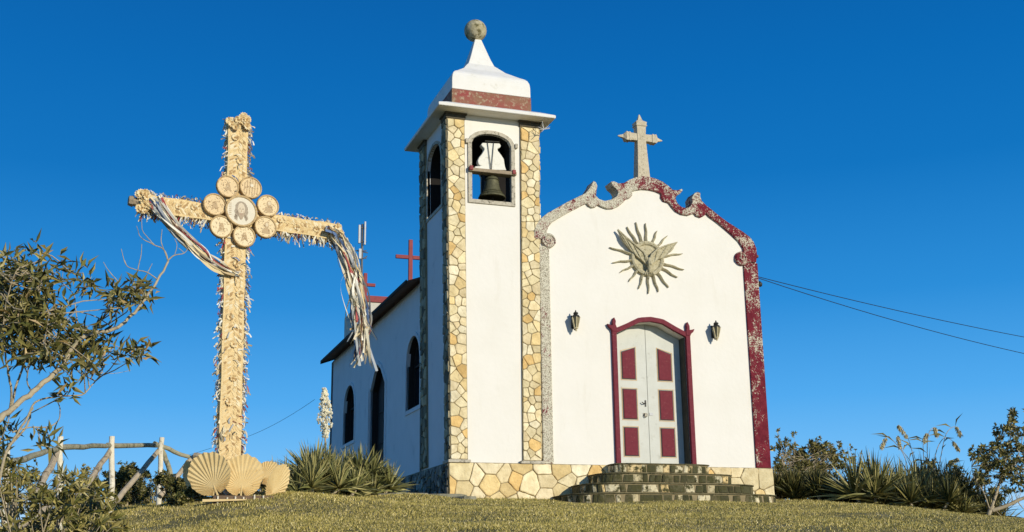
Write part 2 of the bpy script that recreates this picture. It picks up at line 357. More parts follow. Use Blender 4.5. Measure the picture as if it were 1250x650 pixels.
# ------------------------------------------------------------------ terrain
def sq(t, a, ms):
    if t <= 0: return 0
    t0 = ms/(2*a); return a*t*t if t < t0 else a*t0*t0+ms*(t-t0)
def H(x, y):
    z = -.70
    if y < 0: z += .095*y-(.0018*y*y if y > -30 else .0018*900+.1*(-30-y))
    z -= sq(y-15, .02, .4)+sq(-2-x, .0154, .3)+sq(x-7.6, .035, .4)
    if x < -3.5: z -= sq(y-1.5, .03, .3)*min(1, (-3.5-x)/2)
    z += .035*math.sin(x*1.3+y*.7)*math.cos(y*1.1-x*.4)*(1 if y < -.6 or x < -.6 else .2)
    z += .11*math.exp(-((x+1.15)**2/.5+(y+1.7)**2/.5))-.04*math.exp(-((x-1.2)**2/3+(y+.8)**2/2))
    z += .23*math.exp(-((x+4.5)**2/5+(y+3.8)**2/3))
    if z < -30: z = -30-5*(1-math.exp((z+30)/5))
    return z
def axis(lo, hi, f0, f1, st):
    a = list(np.arange(f0, f1+1e-6, st)); s = st; x = f0
    left = []
    while x > lo: s *= 1.25; x -= s; left.append(x)
    s = st; x = a[-1]
    while x < hi: s *= 1.25; x += s; a.append(x)
    return left[::-1]+a
xs = axis(-2500, 2500, -16, 18, .35); ys = axis(-2500, 2500, -24, 22, .35)
g = MB(); g.v = [(x, y, H(x, y)) for y in ys for x in xs]; nx = len(xs)
g.f = [(j*nx+i, j*nx+i+1, (j+1)*nx+i+1, (j+1)*nx+i) for j in range(len(ys)-1) for i in range(nx-1)]; g.c = [(1, 1, 1)]*len(g.f)
tag(g.build('ground', MGRASS, smooth=True), kind='structure')
# ------------------------------------------------------------------ church
CH = root('church', 'small white hilltop chapel with stone trimmed bell tower and maroon edged gable', 'church', (4.57, 0, H(4.57, 0)))
def tw(p):
    s = .965+.088*max(0, p[2])/7.4
    return (.975+(p[0]-.975)*s, p[1], p[2])
XH, YH, ZH = Vector((1, 0, 0)), Vector((0, 1, 0)), Vector((0, 0, 1))
TW, TD, ZT = 1.95, 2.2, 7.53
# tower walls (front, left, back, right) with a belfry arch in each
fa = archfn(.50, 1.36, 6.86, 7.10); fs_ = archfn(.52, 1.68, 6.72, 7.12)
m_ = MB()
wall(m_, (0, .0, 0), XH, YH, (.003, TW-.003), (0, ZT), .06, openings=[(.50, 1.36, 5.58, fa)])
m_.build('tower_front_wall', MW, CH, fn=tw)
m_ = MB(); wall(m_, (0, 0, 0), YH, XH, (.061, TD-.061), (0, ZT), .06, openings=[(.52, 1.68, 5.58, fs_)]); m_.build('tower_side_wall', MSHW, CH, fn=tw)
m_ = MB(); wall(m_, (TW, 0, 0), YH, -XH, (.061, TD-.061), (0, ZT), .06, openings=[(.52, 1.68, 5.58, fs_)]); m_.build('tower_side_wall', MW, CH, fn=tw)
m_ = MB(); wall(m_, (0, TD, 0), XH, -YH, (.003, TW-.003), (0, ZT), .06, openings=[(.50, 1.36, 5.58, fa)]); m_.build('tower_back_wall', MW, CH, fn=tw)
m_ = MB()   # lining of the bell chamber, its shade painted near-black: floor, ceiling, inner faces
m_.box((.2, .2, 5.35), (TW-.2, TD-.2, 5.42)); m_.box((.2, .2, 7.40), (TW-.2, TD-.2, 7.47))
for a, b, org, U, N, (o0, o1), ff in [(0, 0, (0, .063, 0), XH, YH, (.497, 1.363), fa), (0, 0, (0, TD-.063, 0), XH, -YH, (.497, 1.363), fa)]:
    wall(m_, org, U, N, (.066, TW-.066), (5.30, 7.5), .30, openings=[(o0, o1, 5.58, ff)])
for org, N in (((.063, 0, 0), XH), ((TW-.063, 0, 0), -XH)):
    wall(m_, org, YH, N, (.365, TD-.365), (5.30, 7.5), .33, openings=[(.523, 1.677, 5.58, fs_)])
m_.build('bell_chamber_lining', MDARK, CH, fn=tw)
# stone corner pillars
PW = .345
def pillar(x0, x1, y0, y1, seed):
    p = MB(); st = MB(); e = .035
    X0 = x0-(e if x0 < .5 else 0); X1 = x1+(e if x1 > 1.5 else 0); Y0 = y0-(e if y0 < .5 else 0); Y1 = y1+(e if y1 > 1.5 else 0)
    p.box((X0, Y0, .05), (X1, Y1, 7.36))
    o = p.build('stone_pillar', MMORT, CH, fn=tw)
    front = y0 < .5
    dark = [(.30, .28, .2), (.4, .37, .27), (.2, .19, .13), (.48, .42, .28), (.14, .13, .09)]  # darker palette paints the shade of the left pillar faces
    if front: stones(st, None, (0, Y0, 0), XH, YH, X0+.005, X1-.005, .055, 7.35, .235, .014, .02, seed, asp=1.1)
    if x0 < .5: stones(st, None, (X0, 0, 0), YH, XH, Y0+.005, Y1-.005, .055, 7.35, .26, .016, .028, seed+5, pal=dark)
    else: stones(st, None, (X1, 0, 0), YH, -XH, Y0+.005, Y1-.005, .055, 7.35, .26, .016, .028, seed+5)
    if not front: stones(st, None, (0, Y1, 0), XH, -YH, X0+.005, X1-.005, .055, 7.35, .26, .016, .028, seed+9)
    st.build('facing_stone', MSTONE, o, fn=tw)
    cp = MB(); cp.box((X0-.02, Y0-.02, 7.365), (X1+.02, Y1+.02, 7.46)); cp.box((X0-.045, Y0-.045, 7.461), (X1+.045, Y1+.045, 7.49))
    cp.build('capital', mat('capital_dark', (.08, .07, .05), (.14, .12, .08), 10), o, fn=tw)
    if front:
        b = MB(); b.box((X0-.06, Y0-.06, -.012), (X1+.05, Y1, .048)); b.build('plinth_ledge', MTRIMG, o, fn=tw, bevel=.008)
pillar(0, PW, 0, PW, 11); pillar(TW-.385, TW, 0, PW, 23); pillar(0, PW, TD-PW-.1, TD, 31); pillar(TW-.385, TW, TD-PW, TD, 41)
# bell opening frames
m_ = MB(); arch_band(m_, (0, 0, 0), XH, -YH, .50, 1.36, 5.58, fa, .085, -.05, .035, sill=True)
for x in (.36, 1.44): m_.box((x, -.07, 6.83), (x+.06, .0, 6.93))
m_.build('bell_window_frame', MTRIMG, CH, fn=tw, bevel=.006)
m_ = MB(); arch_band(m_, (0, 0, 0), YH, -XH, .52, 1.68, 5.58, fs_, .07, -.05, .025, sill=True); m_.build('bell_window_frame', MTRIMG, CH, fn=tw)
# cornice: overhanging slab with sloping weathering on top
CX, CY = .975, 1.1
def ringlevels(mb, lv, cx=CX, cy=CY, c=None):
    vs = []
    for hx, hy, z in lv: vs += [(cx-hx, cy-hy, z), (cx+hx, cy-hy, z), (cx+hx, cy+hy, z), (cx-hx, cy+hy, z)]
    k = len(lv); fs = [(3, 2, 1, 0), tuple(4*(k-1)+j for j in range(4))]
    fs += [(4*i+j, 4*i+(j+1) % 4, 4*i+4+(j+1) % 4, 4*i+4+j) for i in range(k-1) for j in range(4)]
    mb.add(vs, fs, c)
m_ = MB(); ringlevels(m_, [(1.22, 1.38, 7.495), (1.335, 1.50, 7.49), (1.34, 1.505, 7.56), (1.10, 1.25, 7.69), (.95, 1.08, 7.76)], cx=.965)
m_.build('cornice', MWT, CH, bevel=.015)
m_ = MB(); ringlevels(m_, [(.925, 1.045, 7.70), (.92, 1.04, 8.105)]); m_.build('red_band', MBAND, CH, bevel=.01)
m_ = MB()
lv = [(.915, 1.035, 8.11), (.912, 1.03, 8.34), (.90, 1.02, 8.44), (.87, .985, 8.52), (.82, .93, 8.58), (.74, .85, 8.635), (.50, .56, 8.85), (.37, .38, 9.03), (.31, .31, 9.10), (.235, .235, 9.31), (.075, .075, 9.84)]
ringlevels(m_, lv)
ro = m_.build('tower_roof', MWT, CH, bevel=.012)
m_ = MB(); m_.lathe([(max(.001, .262*math.sin(math.pi*i/16)), -.262*math.cos(math.pi*i/16)) for i in range(17)], (.93, 1.1, 10.08), 28)
m_.build('finial_ball', MCONC, ro, smooth=True)
# facade -------------------------------------------------------------
def zo(x, y, o=(640, 130), k=3.0968): return (o[0]+x/k, o[1]+y/k)
def trace(pts, Y=-.06, **kw): return [atY(*zo(x, y, **kw), Y) for x, y in pts]
outer = [(38, 500), (37, 478), (45, 447), (62, 425), (88, 403), (125, 383), (165, 360), (205, 341), (232, 328), (242, 316), (254, 298), (262, 281), (272, 287), (277, 300), (274, 318), (272, 338), (284, 350), (305, 357), (330, 352), (350, 340), (356, 326), (348, 312), (334, 300), (327, 284), (340, 283), (358, 291), (378, 289), (400, 276), (425, 267), (448, 263), (475, 266), (502, 274), (524, 284), (548, 302), (562, 315), (580, 317), (597, 311), (600, 318), (590, 330), (576, 338), (573, 350), (580, 366), (594, 379), (612, 385), (628, 378), (636, 362), (634, 345), (644, 328), (656, 323), (667, 327), (666, 341), (672, 357), (690, 375), (712, 392), (740, 415), (770, 437), (800, 456), (828, 474), (852, 492), (868, 512), (878, 536), (881, 560), (878, 590)]
inner = [(830, 590), (832, 560), (828, 535), (812, 510), (785, 484), (755, 458), (725, 434), (700, 416), (688, 402), (684, 412), (668, 420), (652, 414), (644, 404), (620, 412), (596, 408), (574, 396), (560, 380), (548, 364), (528, 358), (518, 344), (519, 330), (500, 321), (475, 315), (448, 313), (425, 316), (408, 322), (410, 335), (400, 347), (386, 349), (376, 362), (360, 376), (338, 386), (315, 387), (295, 380), (278, 371), (272, 380), (258, 383), (244, 376), (236, 366), (205, 382), (170, 400), (135, 420), (108, 437), (92, 455), (86, 475), (88, 500)]
tr = MB(); pts = trace(outer)+trace(inner); tr.prism(pts, (0, .36, 0))
GT = tr.build('gable_trim', MREDW, CH, bevel=.018)
for (x, y) in ((94, 506), (824, 574)):      # volutes
    c0 = atY(*zo(x, y), -.075); v_ = MB(); sg = 1 if x < 400 else -1
    v_.lathe([(.01, 0), (.15, 0), (.165, .02), (.165, .07), (.01, .07)], c0, 24, axis='y')
    sp = [c0+Vector((sg*math.cos(a)*(.14-.016*a), -.004, math.sin(a)*(.14-.016*a))) for a in np.linspace(-.5, 7, 34)]
    v_.tube(sp, .016, 6); v_.build('volute', MREDW, GT)
mid = {}
ow = [(p.x, p.z) for p in trace(outer, 0)]; iw = [(p.x, p.z) for p in trace(inner, 0)]
us = np.linspace(2.0, 7.32, 90)
def envl(poly, fnc, u):
    zs_ = []
    for a, b in zip(poly, poly[1:]):
        if min(a[0], b[0]) <= u <= max(a[0], b[0]) and abs(a[0]-b[0]) > 1e-6: zs_.append(a[1]+(b[1]-a[1])*(u-a[0])/(b[0]-a[0]))
    return fnc(zs_) if zs_ else None
tops = []
for u in us:
    a = envl(ow, min, u); b = envl(iw, max, u)
    if a is not None and b is not None: tops.append((u, min(a-.02, b+.12) if a > b else a-.02))
    elif a is not None: tops.append((u, a-.05))
tops = [(u, z) for u, z in tops if z > 3.9]
topf = lerpfn(tops)
DX0, DX1 = 3.73, 5.40; DZ, DA = 2.83, 3.13
dfn = lerpfn([(DX0, DZ), (4.0, DZ+.12), (4.3, DA-.03), (4.565, DA), (4.83, DA-.03), (5.13, DZ+.12), (DX1, DZ)])
m_ = MB(); wall(m_, (0, 0, 0), XH, YH, (1.99, 7.33), (0, 5), .28, top=topf, openings=[(DX0, DX1, .0, dfn)])
m_.build('facade_wall', MW, CH)
m_ = MB(); m_.box((2.0, -.045, .0), (2.215, .0, 4.66)); m_.box((1.985, -.05, .0), (2.0, .02, 4.66)); m_.build('pilaster', MREDP, CH, bevel=.008)
m_ = MB(); m_.box((6.985, -.045, .0), (7.345, .295, 4.66)); m_.build('pilaster', MREDP, CH, bevel=.008)
# door surround
m_ = MB(); arch_band(m_, (0, 0, 0), XH, -YH, DX0, DX1, .0, dfn, .105, -.02, .07, n=24)
for x, sg in ((DX0, -1), (DX1, 1)):
    q = [(x+u_*sg, v_) for u_, v_ in ((0, 2.86), (0, 2.95), (.025, 3.02), (.015, 3.09), (.05, 3.17), (.095, 3.08), (.095, 2.99), (.15, 3.0), (.215, 3.02), (.18, 2.95), (.12, 2.90), (.108, 2.86))]
    m_.prism([(a, -.085, b) for a, b in q], (0, .083, 0))
m_.build('door_surround', MRED, CH, bevel=.008)
m_ = MB()
for x0, x1 in ((DX0, DX0+.002), (DX1-.002, DX1)): pass
MRV = mat('reveal_shade', (.06, .06, .04), (.10, .095, .065), 6)  # shade of the door reveals put into the colour
m_.box((DX1-.012, .02, .0), (DX1+.0, .27, DZ)); m_.build('door_reveal', MRV, CH)
m_ = MB(); m_.box((DX0, .02, .0), (DX0+.012, .27, DZ)); m_.build('door_reveal', MRV, CH)
m_ = MB(); m_.box((DX0-.15, .34, -.2), (DX1+.15, .38, DA+.3)); m_.build('dark_backing', MDARK, CH)  # added sheet behind the door leaves, interior darkness painted in
DY = .27
dfi = lambda u: dfn(u)-.004
DR = CH
for x0, x1, lab in ((DX0+.015, 4.56, 'l'), (4.572, DX1-.015, 'r')):
    m_ = MB(); wall(m_, (0, DY, 0), XH, YH, (x0, x1), (.012, 3), .05, top=dfi)
    leaf = m_.build('door_leaf', MDOOR, CH, bevel=.004)
    pc = (x0+x1)/2+(-.02 if lab == 'l' else .03)
    for z0, z1 in ((.24, .83), (1.03, 1.66), (1.90, 2.48)):
        h = .152
        if z1 > 2.4:
            sl_ = .065 if lab == 'l' else -.065
            zt_ = lambda x: z1+.05+sl_*(x-pc)/h*.8
        else: zt_ = lambda x: z1
        p = MB(); q = [(pc-h, z0), (pc+h, z0), (pc+h, zt_(pc+h)), (pc-h, zt_(pc-h))]
        p.prism([(a, DY-.022, b) for a, b in q], (0, .02, 0)); pn = p.build('panel', MRED, leaf, bevel=.01)
        for k_, (g0, g1, dd, mm_, nm) in enumerate(((.026, .036, .006, MYEL, 'border_line'), (.0, .016, .008, MBLK, 'panel_shadow'))):  # black outer frame paints the shadow round each panel
            b = MB(); n4 = 4
            def ex(e): return [(pc-h-e, z0-e), (pc+h+e, z0-e), (pc+h+e, zt_(pc+h)+e), (pc-h-e, zt_(pc-h)+e)]
            qi, qo = ex(g0), ex(g1)
            for i in range(4):
                j = (i+1) % 4; vs = [(a, DY-dd, b_) for a, b_ in (qi[i], qi[j], qo[j], qo[i])]+[(a, DY+.01, b_) for a, b_ in (qi[i], qi[j], qo[j], qo[i])]
                b.add(vs, [(0,1,2,3), (0,4,5,1), (2,6,7,3)])
            b.build(nm, mm_, leaf)
    if lab == 'l':
        h_ = MB(); h_.tube([(4.50, DY-.05, 1.37), (4.44, DY-.055, 1.36), (4.40, DY-.05, 1.39)], .011, 6); h_.box((4.49, DY-.012, 1.30), (4.52, DY, 1.44))
        h_.build('handle', MBLK, leaf)
        h_ = MB(); h_.box((4.44, DY-.014, 1.09), (4.54, DY, 1.16)); h_.build('lock_plate', MTRIMG, leaf)
        h_ = MB(); h_.tube([(4.47, DY-.03, 1.15), (4.45, DY-.035, 1.10), (4.47, DY-.03, 1.06), (4.5, DY-.03, 1.08)], .01, 6); h_.build('padlock', MBLK, leaf)
    else:
        h_ = MB(); h_.box((4.59, DY-.012, 1.11), (4.68, DY, 1.17)); h_.build('lock_plate', MANT, leaf)
# stone base
BT = -.003
m_ = MB(); m_.box((-.035, -.04, -1.3), (7.385, .25, BT)); sb = m_.build('stone_base', MMORT, CH)
st = MB(); stones(st, None, (0, -.04, 0), XH, YH, -.03, 7.38, -.84, BT-.004, .43, .017, .028, 77, asp=1.1); st.build('facing_stone', MSTONE, sb)
m_ = MB(); m_.box((-.035, .251, -1.5), (.25, 13.05, BT)); sb = m_.build('stone_base', MMORT, CH)
dk_shade = [(.55, .52, .44), (.42, .40, .34), (.3, .28, .22), (.62, .58, .46), (.2, .19, .15)]  # stone tones lowered for the shaded side of the base
st = MB(); stones(st, None, (-.035, 0, 0), YH, XH, -.035, 13.0, -1.0, BT-.004, .27, .04, .035, 79, pal=dk_shade); st.build('facing_stone', MSIDEST, sb)
m_ = MB(); m_.box((7.10, .251, -1.5), (7.385, 13.05, BT)); m_.build('stone_base', MMORT, CH)
# nave
def polytop(a, b, zs_, zt_): return lerpfn([(a, zs_), (a+(b-a)*.28, zs_+(zt_-zs_)*.7), ((a+b)/2, zt_), (b-(b-a)*.28, zs_+(zt_-zs_)*.7), (b, zs_)])
w1 = (2.34, 3.60, 1.48, archfn(2.34, 3.60, 2.52, 3.14)); w2 = (9.45, 11.0, 1.48, archfn(9.45, 11.0, 2.4, 3.1)); dr = (5.74, 7.42, .0, polytop(5.74, 7.42, 2.5, 3.1))
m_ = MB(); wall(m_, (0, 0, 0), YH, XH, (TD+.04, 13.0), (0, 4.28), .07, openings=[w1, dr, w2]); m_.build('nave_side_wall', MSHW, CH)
m_ = MB(); wall(m_, (7.33, 0, 0), YH, -XH, (.29, 13.0), (0, 4.28), .25); m_.build('nave_side_wall', MW, CH)
m_ = MB(); wall(m_, (.26, 13.0, 0), XH, -YH, (0, 6.81), (0, 4), .25, top=lerpfn([(0, 4.25), (4.31, 5.8), (6.81, 4.95)])); m_.build('nave_rear_wall', MSHW, CH)
m_ = MB(); m_.box((-.03, 12.9, -.0), (.03, 13.03, 4.24)); m_.build('corner_strip', MBLK, CH)
m_ = MB(); m_.box((-.02, TD+.045, 0), (.0, TD+.12, 4.2)); m_.build('corner_strip', MBLK, CH)
for a, b, z0, ff in (w1, w2):
    m_ = MB(); arch_band(m_, (0, 0, 0), YH, -XH, a, b, z0, ff, .09, -.02, .03, sill=True); wf = m_.build('window_frame', MSHW, CH)
    m_ = MB(); arch_band(m_, (.17, 0, 0), YH, XH, a+.07, b-.07, z0+.07, lambda u, ff=ff, a=a, b=b: ff(a+(u-a-.07)*(b-a)/(b-a-.14))-.07, .07, 0, .05, sill=True)
    m_.box((.16, (a+b)/2-.03, z0), (.21, (a+b)/2+.03, ff((a+b)/2)-.02)); m_.box((.165, a+.02, z0+1.0), (.205, b-.02, z0+1.05)); m_.build('sash', MFRAME, wf)
    m_ = MB(); arch_band(m_, (0, 0, 0), YH, XH, a+.004, b-.004, z0+.004, lambda u, ff=ff: ff(u)-.006, .02, .03, .24, sill=True); m_.build('shaded_liner', MFRAME, wf)  # near-black liner paints the shade inside the window opening
    m_ = MB(); wall(m_, (.2, 0, 0), YH, XH, (a+.01, b-.01), (z0+.01, 3), .015, top=lambda u, ff=ff: ff(u)-.02); m_.build('pane', MPANE, wf)
a, b, z0, ff = dr
m_ = MB(); arch_band(m_, (0, 0, 0), YH, -XH, a, b, .0, ff, .10, -.02, .035, n=24); m_.box((-.07, b+.02, .0), (-.0355, b+.1, 2.6)); df = m_.build('side_door_surround', MSHW, CH)
m_ = MB(); wall(m_, (.18, 0, 0), YH, XH, (a+.01, b-.01), (.01, 3), .05, top=lambda u: ff(u)-.02)
sdl = m_.build('side_door', MFRAME, CH)
m_ = MB(); arch_band(m_, (0, 0, 0), YH, XH, a+.004, b-.004, .0, lambda u: ff(u)-.006, .02, .03, .24, n=24); m_.build('shaded_liner', MFRAME, sdl)  # liner colour carries the shade of the side doorway
m_ = MB()
for z in (.3, 1.1, 1.9):
    for y in (a+.12, (a+b)/2+.08): m_.box((.16, y, z), (.179, y+.5, z+.6))
m_.build('panel', MFRAME, sdl)
m_ = MB()   # roof with eaves, two slopes meeting at the ridge
rz = lambda x: 4.24+(x+.33)*.36 if x < 4.57 else 4.24+4.9*.36-(x-4.57)*.36
for x0, x1 in ((-.33, 4.57), (4.57, 7.6)):
    for d0, d1 in ((0, .05),):
        y0 = TD+.04 if x0 < 0 else .31
        if x0 < 0:
            m_.prism([(-.33, TD+.15, rz(-.33)), (2.0, TD+.15, rz(2.0)), (2.0, 13.12, rz(2.0)), (-.33, 13.12, rz(-.33))], (0, 0, .05))
            m_.prism([(2.002, .31, rz(2.0)), (4.57, .31, rz(4.57)), (4.57, 13.12, rz(4.57)), (2.002, 13.12, rz(2.0))], (0, 0, .05))
        else: m_.prism([(4.572, .31, rz(4.57)), (7.6, .31, rz(7.6)), (7.6, 13.12, rz(7.6)), (4.572, 13.12, rz(4.57))], (0, 0, .05))
rf = m_.build('nave_roof', MTILE, CH)
m_ = MB(); m_.box((-.36, TD+.15, 4.235), (-.335, 13.14, 4.31)); m_.prism([(-.36, 13.125, 4.2), (2.2, 13.125, rz(2.2)-.02), (2.2, 13.125, rz(2.2)+.07), (-.36, 13.125, 4.31)], (0, .03, 0)); m_.build('eave_board', MEAVE, rf)
# rear block with red coping and two red crosses
m_ = MB(); rt = lerpfn([(.95, 6.36), (2.0, 6.36), (2.5, 6.7), (4.5, 7.3), (6.5, 6.7), (7.0, 6.36), (8.1, 6.36)])
wall(m_, (0, 13.55, 0), XH, YH, (.95, 8.1), (-1.4, 7), 2.6, top=rt); m_.build('rear_gable_wall', MREARW, CH)
m_ = MB(); pr = [(.9, 6.37), (2.0, 6.37), (2.5, 6.71), (4.5, 7.31), (6.5, 6.71), (7.0, 6.37), (8.15, 6.37)]
m_.prism([(a, 13.5, b) for a, b in pr]+[(a, 13.5, b+.2) for a, b in pr[::-1]], (0, .4, 0)); m_.build('red_coping', MREDM, CH)
def redcross(x, y, zb, zt_, za, hw, w_=.055):
    m_ = MB(); m_.box((x-w_*1.1, y-.05, zb), (x+w_*1.1, y+.05, zt_)); m_.box((x-hw, y-.045, za-w_), (x-w_*1.1-.001, y+.045, za+w_)); m_.box((x+w_*1.1+.001, y-.045, za-w_), (x+hw, y+.045, za+w_))
    return m_.build('red_cross', MREDM, CH, bevel=.008)
redcross(2.62, 13.7, 6.6, 8.60, 8.0, .50, .06); redcross(1.12, 13.7, 6.5, 7.35, 6.97, .33, .05)
# stone cross on the gable
m_ = MB(); X0, Z0, Y0 = 4.565, 6.40, .1
def bar(p0, p1, w0, w1_, flare, tip):
    p0, p1 = Vector(p0), Vector(p1); L_ = (p1-p0).length; d = (p1-p0).normalized(); a = YH; b = d.cross(a)
    prof = [(0, w0), (L_*flare, w1_), (L_*flare+.02, w1_*1.22), (L_*flare+.04, w1_*1.2), (L_*flare+.05, w1_*1.08), (L_*flare+.11, w1_*1.2), (L_*flare+.14, w1_*.85), (L_*flare+.17, w1_*.5), (L_+.06, .012)]
    if not tip: prof = [(0, w0), (L_, w1_)]
    vs = []
    for t, w_ in prof:
        for s1, s2 in ((-1, -1), (1, -1), (1, 1), (-1, 1)): vs.append(p0+d*t+a*(s1*w_*.85)+b*(s2*w_))
    k = len(prof); m_.add(vs, [(3,2,1,0), tuple(4*(k-1)+j for j in range(4))]+[(4*i+j, 4*i+(j+1) % 4, 4*i+4+(j+1) % 4, 4*i+4+j) for i in range(k-1) for j in range(4)])
bar((X0, Y0, Z0), (X0, Y0, 7.40), .155, .105, 1, False); bar((X0, Y0, 7.401), (X0, Y0, 7.98), .10, .115, .55, True)
bar((X0-.091, Y0, 7.46), (X0-.50, Y0, 7.46), .085, .09, .42, True); bar((X0+.091, Y0, 7.46), (X0+.50, Y0, 7.46), .085, .09, .42, True)
m_.build('stone_cross', MCROSS, CH, bevel=.012)
# sunburst relief with dove
sc = atY(790, 316, -.03); k = .0179
SB = MB(); 
SB.lathe([(.30, -.015), (.325, -.05), (.36, -.065), (.395, -.05), (.41, 0), (.41, .03), (.30, .03)], sc, 40, axis='y')
SB.lathe([(.01, -.005), (.31, -.012), (.31, .025), (.01, .025)], sc, 32, axis='y')
sbo = SB.build('sunburst_ring', MSUNB, CH)
def P3(a, r, d=0): return sc+Vector((math.cos(a)*r, d, math.sin(a)*r))
angs = [(90, .82), (68, .72), (48, .78), (12, .90), (-12, .92), (-28, .82), (-52, .80), (-72, .78), (-90, .80), (-108, .74), (-130, .72), (-152, .76), (-170, .86), (168, .92), (124, .84), (107, .86), (-40, .0)]
for i, (a, L_) in enumerate(angs):
    if L_ == 0: continue
    r_ = MB(); a0 = R(a); n = 9; vs = []
    for j in range(n+1):
        t = j/n; r0 = .40+(L_-.40)*t; wv = .008*math.sin(t*9+i); w_ = .026*(1-t)**.6+.006
        c_ = P3(a0, r0); tn = Vector((-math.sin(a0), 0, math.cos(a0)))
        vs += [c_+tn*(wv-w_)+YH*.03, c_+tn*(wv-w_*.8)-YH*.02, c_+tn*wv-YH*.05*(1-.5*t), c_+tn*(wv+w_*.8)-YH*.02, c_+tn*(wv+w_)+YH*.03]
    fs = [(5*j+q, 5*j+q+1, 5*j+6+q, 5*j+5+q) for j in range(n) for q in range(4)]+[(0,1,2,3,4), tuple(5*n+q for q in range(4, -1, -1))]
    r_.add(vs, fs); r_.build('ray', MSUNB, sbo)
dv = MB()
def pz(x, y): return sc+Vector(((x-385)*.00278*1.0, 0, -(y-345)*.00278))
for wing in ([(380, 385), (340, 300), (250, 235), (180, 180), (125, 130), (150, 190), (190, 250), (225, 285), (270, 330), (320, 365), (365, 405)], [(385, 385), (410, 320), (470, 265), (560, 225), (645, 195), (610, 245), (570, 290), (520, 335), (470, 350), (430, 380), (395, 405)]):
    dv.prism([pz(*p)-YH*.085 for p in wing], (0, .06, 0))
    n_ = len(wing)//2
    for i in range(1, 6):
        a_ = pz(*wing[i]); b_ = pz(*wing[min(len(wing)-1, 11-i)]) if 11-i < len(wing) else pz(*wing[-1])
        dv.tube([a_-YH*.09, (a_+b_)/2-YH*.10, b_-YH*.09], [.010, .013, .005], 5)
    dv.tube([pz(*wing[0])-YH*.09, pz(*wing[1])-YH*.095, pz(*wing[2])-YH*.095, pz(*wing[3])-YH*.09, pz(*wing[4])-YH*.085], [.032, .03, .025, .018, .01], 6)
dv.tube([pz(385, 350)-YH*.10, pz(382, 385)-YH*.13, pz(380, 430)-YH*.12, pz(385, 470)-YH*.09], [.03, .06, .05, .02], 8)
for q in (350, 370, 390, 410, 430): dv.tube([pz(383, 420)-YH*.09, pz(q-2, 480)-YH*.075], [.02, .014], 5)
dv.tube([pz(384, 385)-YH*.14, pz(386, 405)-YH*.17, pz(387, 425)-YH*.15], [.03, .032, .008], 8)
dv.build('dove_relief', MSUNB, sbo)
# ------------------------------------------------------------------ front steps
ST = root('stone_steps', 'four curved mossy rubble steps below the maroon and white front door', 'steps', (4.57, -.9, H(4.57, -1)))
dims = [(1.10, .55, 0), (1.53, .85, -.225), (1.93, 1.16, -.45), (2.34, 1.46, -.67)]
spal = [(.09, .085, .04), (.06, .055, .025), (.11, .10, .05), (.74, .64, .42), (.07, .065, .03), (.05, .05, .022), (.13, .11, .055), (.6, .5, .3), (.82, .60, .28), (.08, .075, .035), (.74, .64, .42), (.14, .12, .06)]
for i, (hw, dp, zt_) in enumerate(dims):
    zb_ = -.25+zt_ if i < 3 else -1.15
    def outl(hw, dp, n=48):
        o_ = []
        for j in range(n+1):
            a = math.pi*j/n; cx_, sy_ = math.cos(a), math.sin(a); e_ = .42
            o_.append((4.52-math.copysign(abs(cx_)**e_, cx_)*hw, -.075-(sy_**e_)*(dp-.075)))
        return o_
    o_ = outl(hw, dp); m_ = MB()
    m_.prism([(x, y, zb_) for x, y in o_], (0, 0, zt_-.024-zb_)); sp = m_.build('step', MMORT, ST)
    oo = outl(hw+.03, dp+.03); m_ = MB(); rr = random.Random(i)
    m_.prism([(x+rr.uniform(-.008, .008), y+rr.uniform(-.008, .008), zt_-.023) for x, y in oo], (0, 0, .023)); m_.build('tread', MTREAD, sp, bevel=.01)
    rnd = random.Random(50+i); m_ = MB()
    # facing stones along the riser
    L_ = [0]
    for a_, b_ in zip(o_, o_[1:]): L_.append(L_[-1]+math.hypot(a_[0]-b_[0], a_[1]-b_[1]))
    xsI = [p[0] for p in o_]; ysI = [p[1] for p in o_]
    def pt(s, off=0):
        x = np.interp(s, L_, xsI); y = np.interp(s, L_, ysI); x2 = np.interp(s+.02, L_, xsI); y2 = np.interp(s+.02, L_, ysI); x1 = np.interp(s-.02, L_, xsI); y1 = np.interp(s-.02, L_, ysI)
        tx, ty = x2-x1, y2-y1; l = math.hypot(tx, ty) or 1; return (x+ty/l*off, y-tx/l*off)
    s = 0; zlo = zt_-.19 if i < 3 else -1.05
    while s < L_[-1]-.05:
        wd = rnd.uniform(.07, .22)*(1.6 if rnd.random() < .25 else 1); e = min(s+wd, L_[-1]); cc = rnd.choice(spal if i or rnd.random() < .5 else [(.74, .64, .42), (.82, .62, .32), (.62, .54, .34)]); d = rnd.uniform(.012, .03); nn = 4; sk = rnd.uniform(-.05, .05)
        vs = []; zt2 = zt_-.028-rnd.uniform(0, .015)
        for j in range(nn+1):
            t = s+.008+(e-s-.016)*j/nn
            dd = d if 0 < j < nn else d*.5
            for z_, q in ((zlo, 0), (zlo+.012, dd), (zt2-.012, dd), (zt2, 0)):
                x, y = pt(t+sk*(z_-zlo)/.2, q); vs.append((x, y, z_))
        m_.add(vs, [(4*j+q, 4*j+4+q, 4*j+5+q, 4*j+1+q) for j in range(nn) for q in range(3)]+[(0,1,2,3), (4*nn, 4*nn+3, 4*nn+2, 4*nn+1)], cc); s = e
    m_.build('riser_stone', MSTEP, sp)
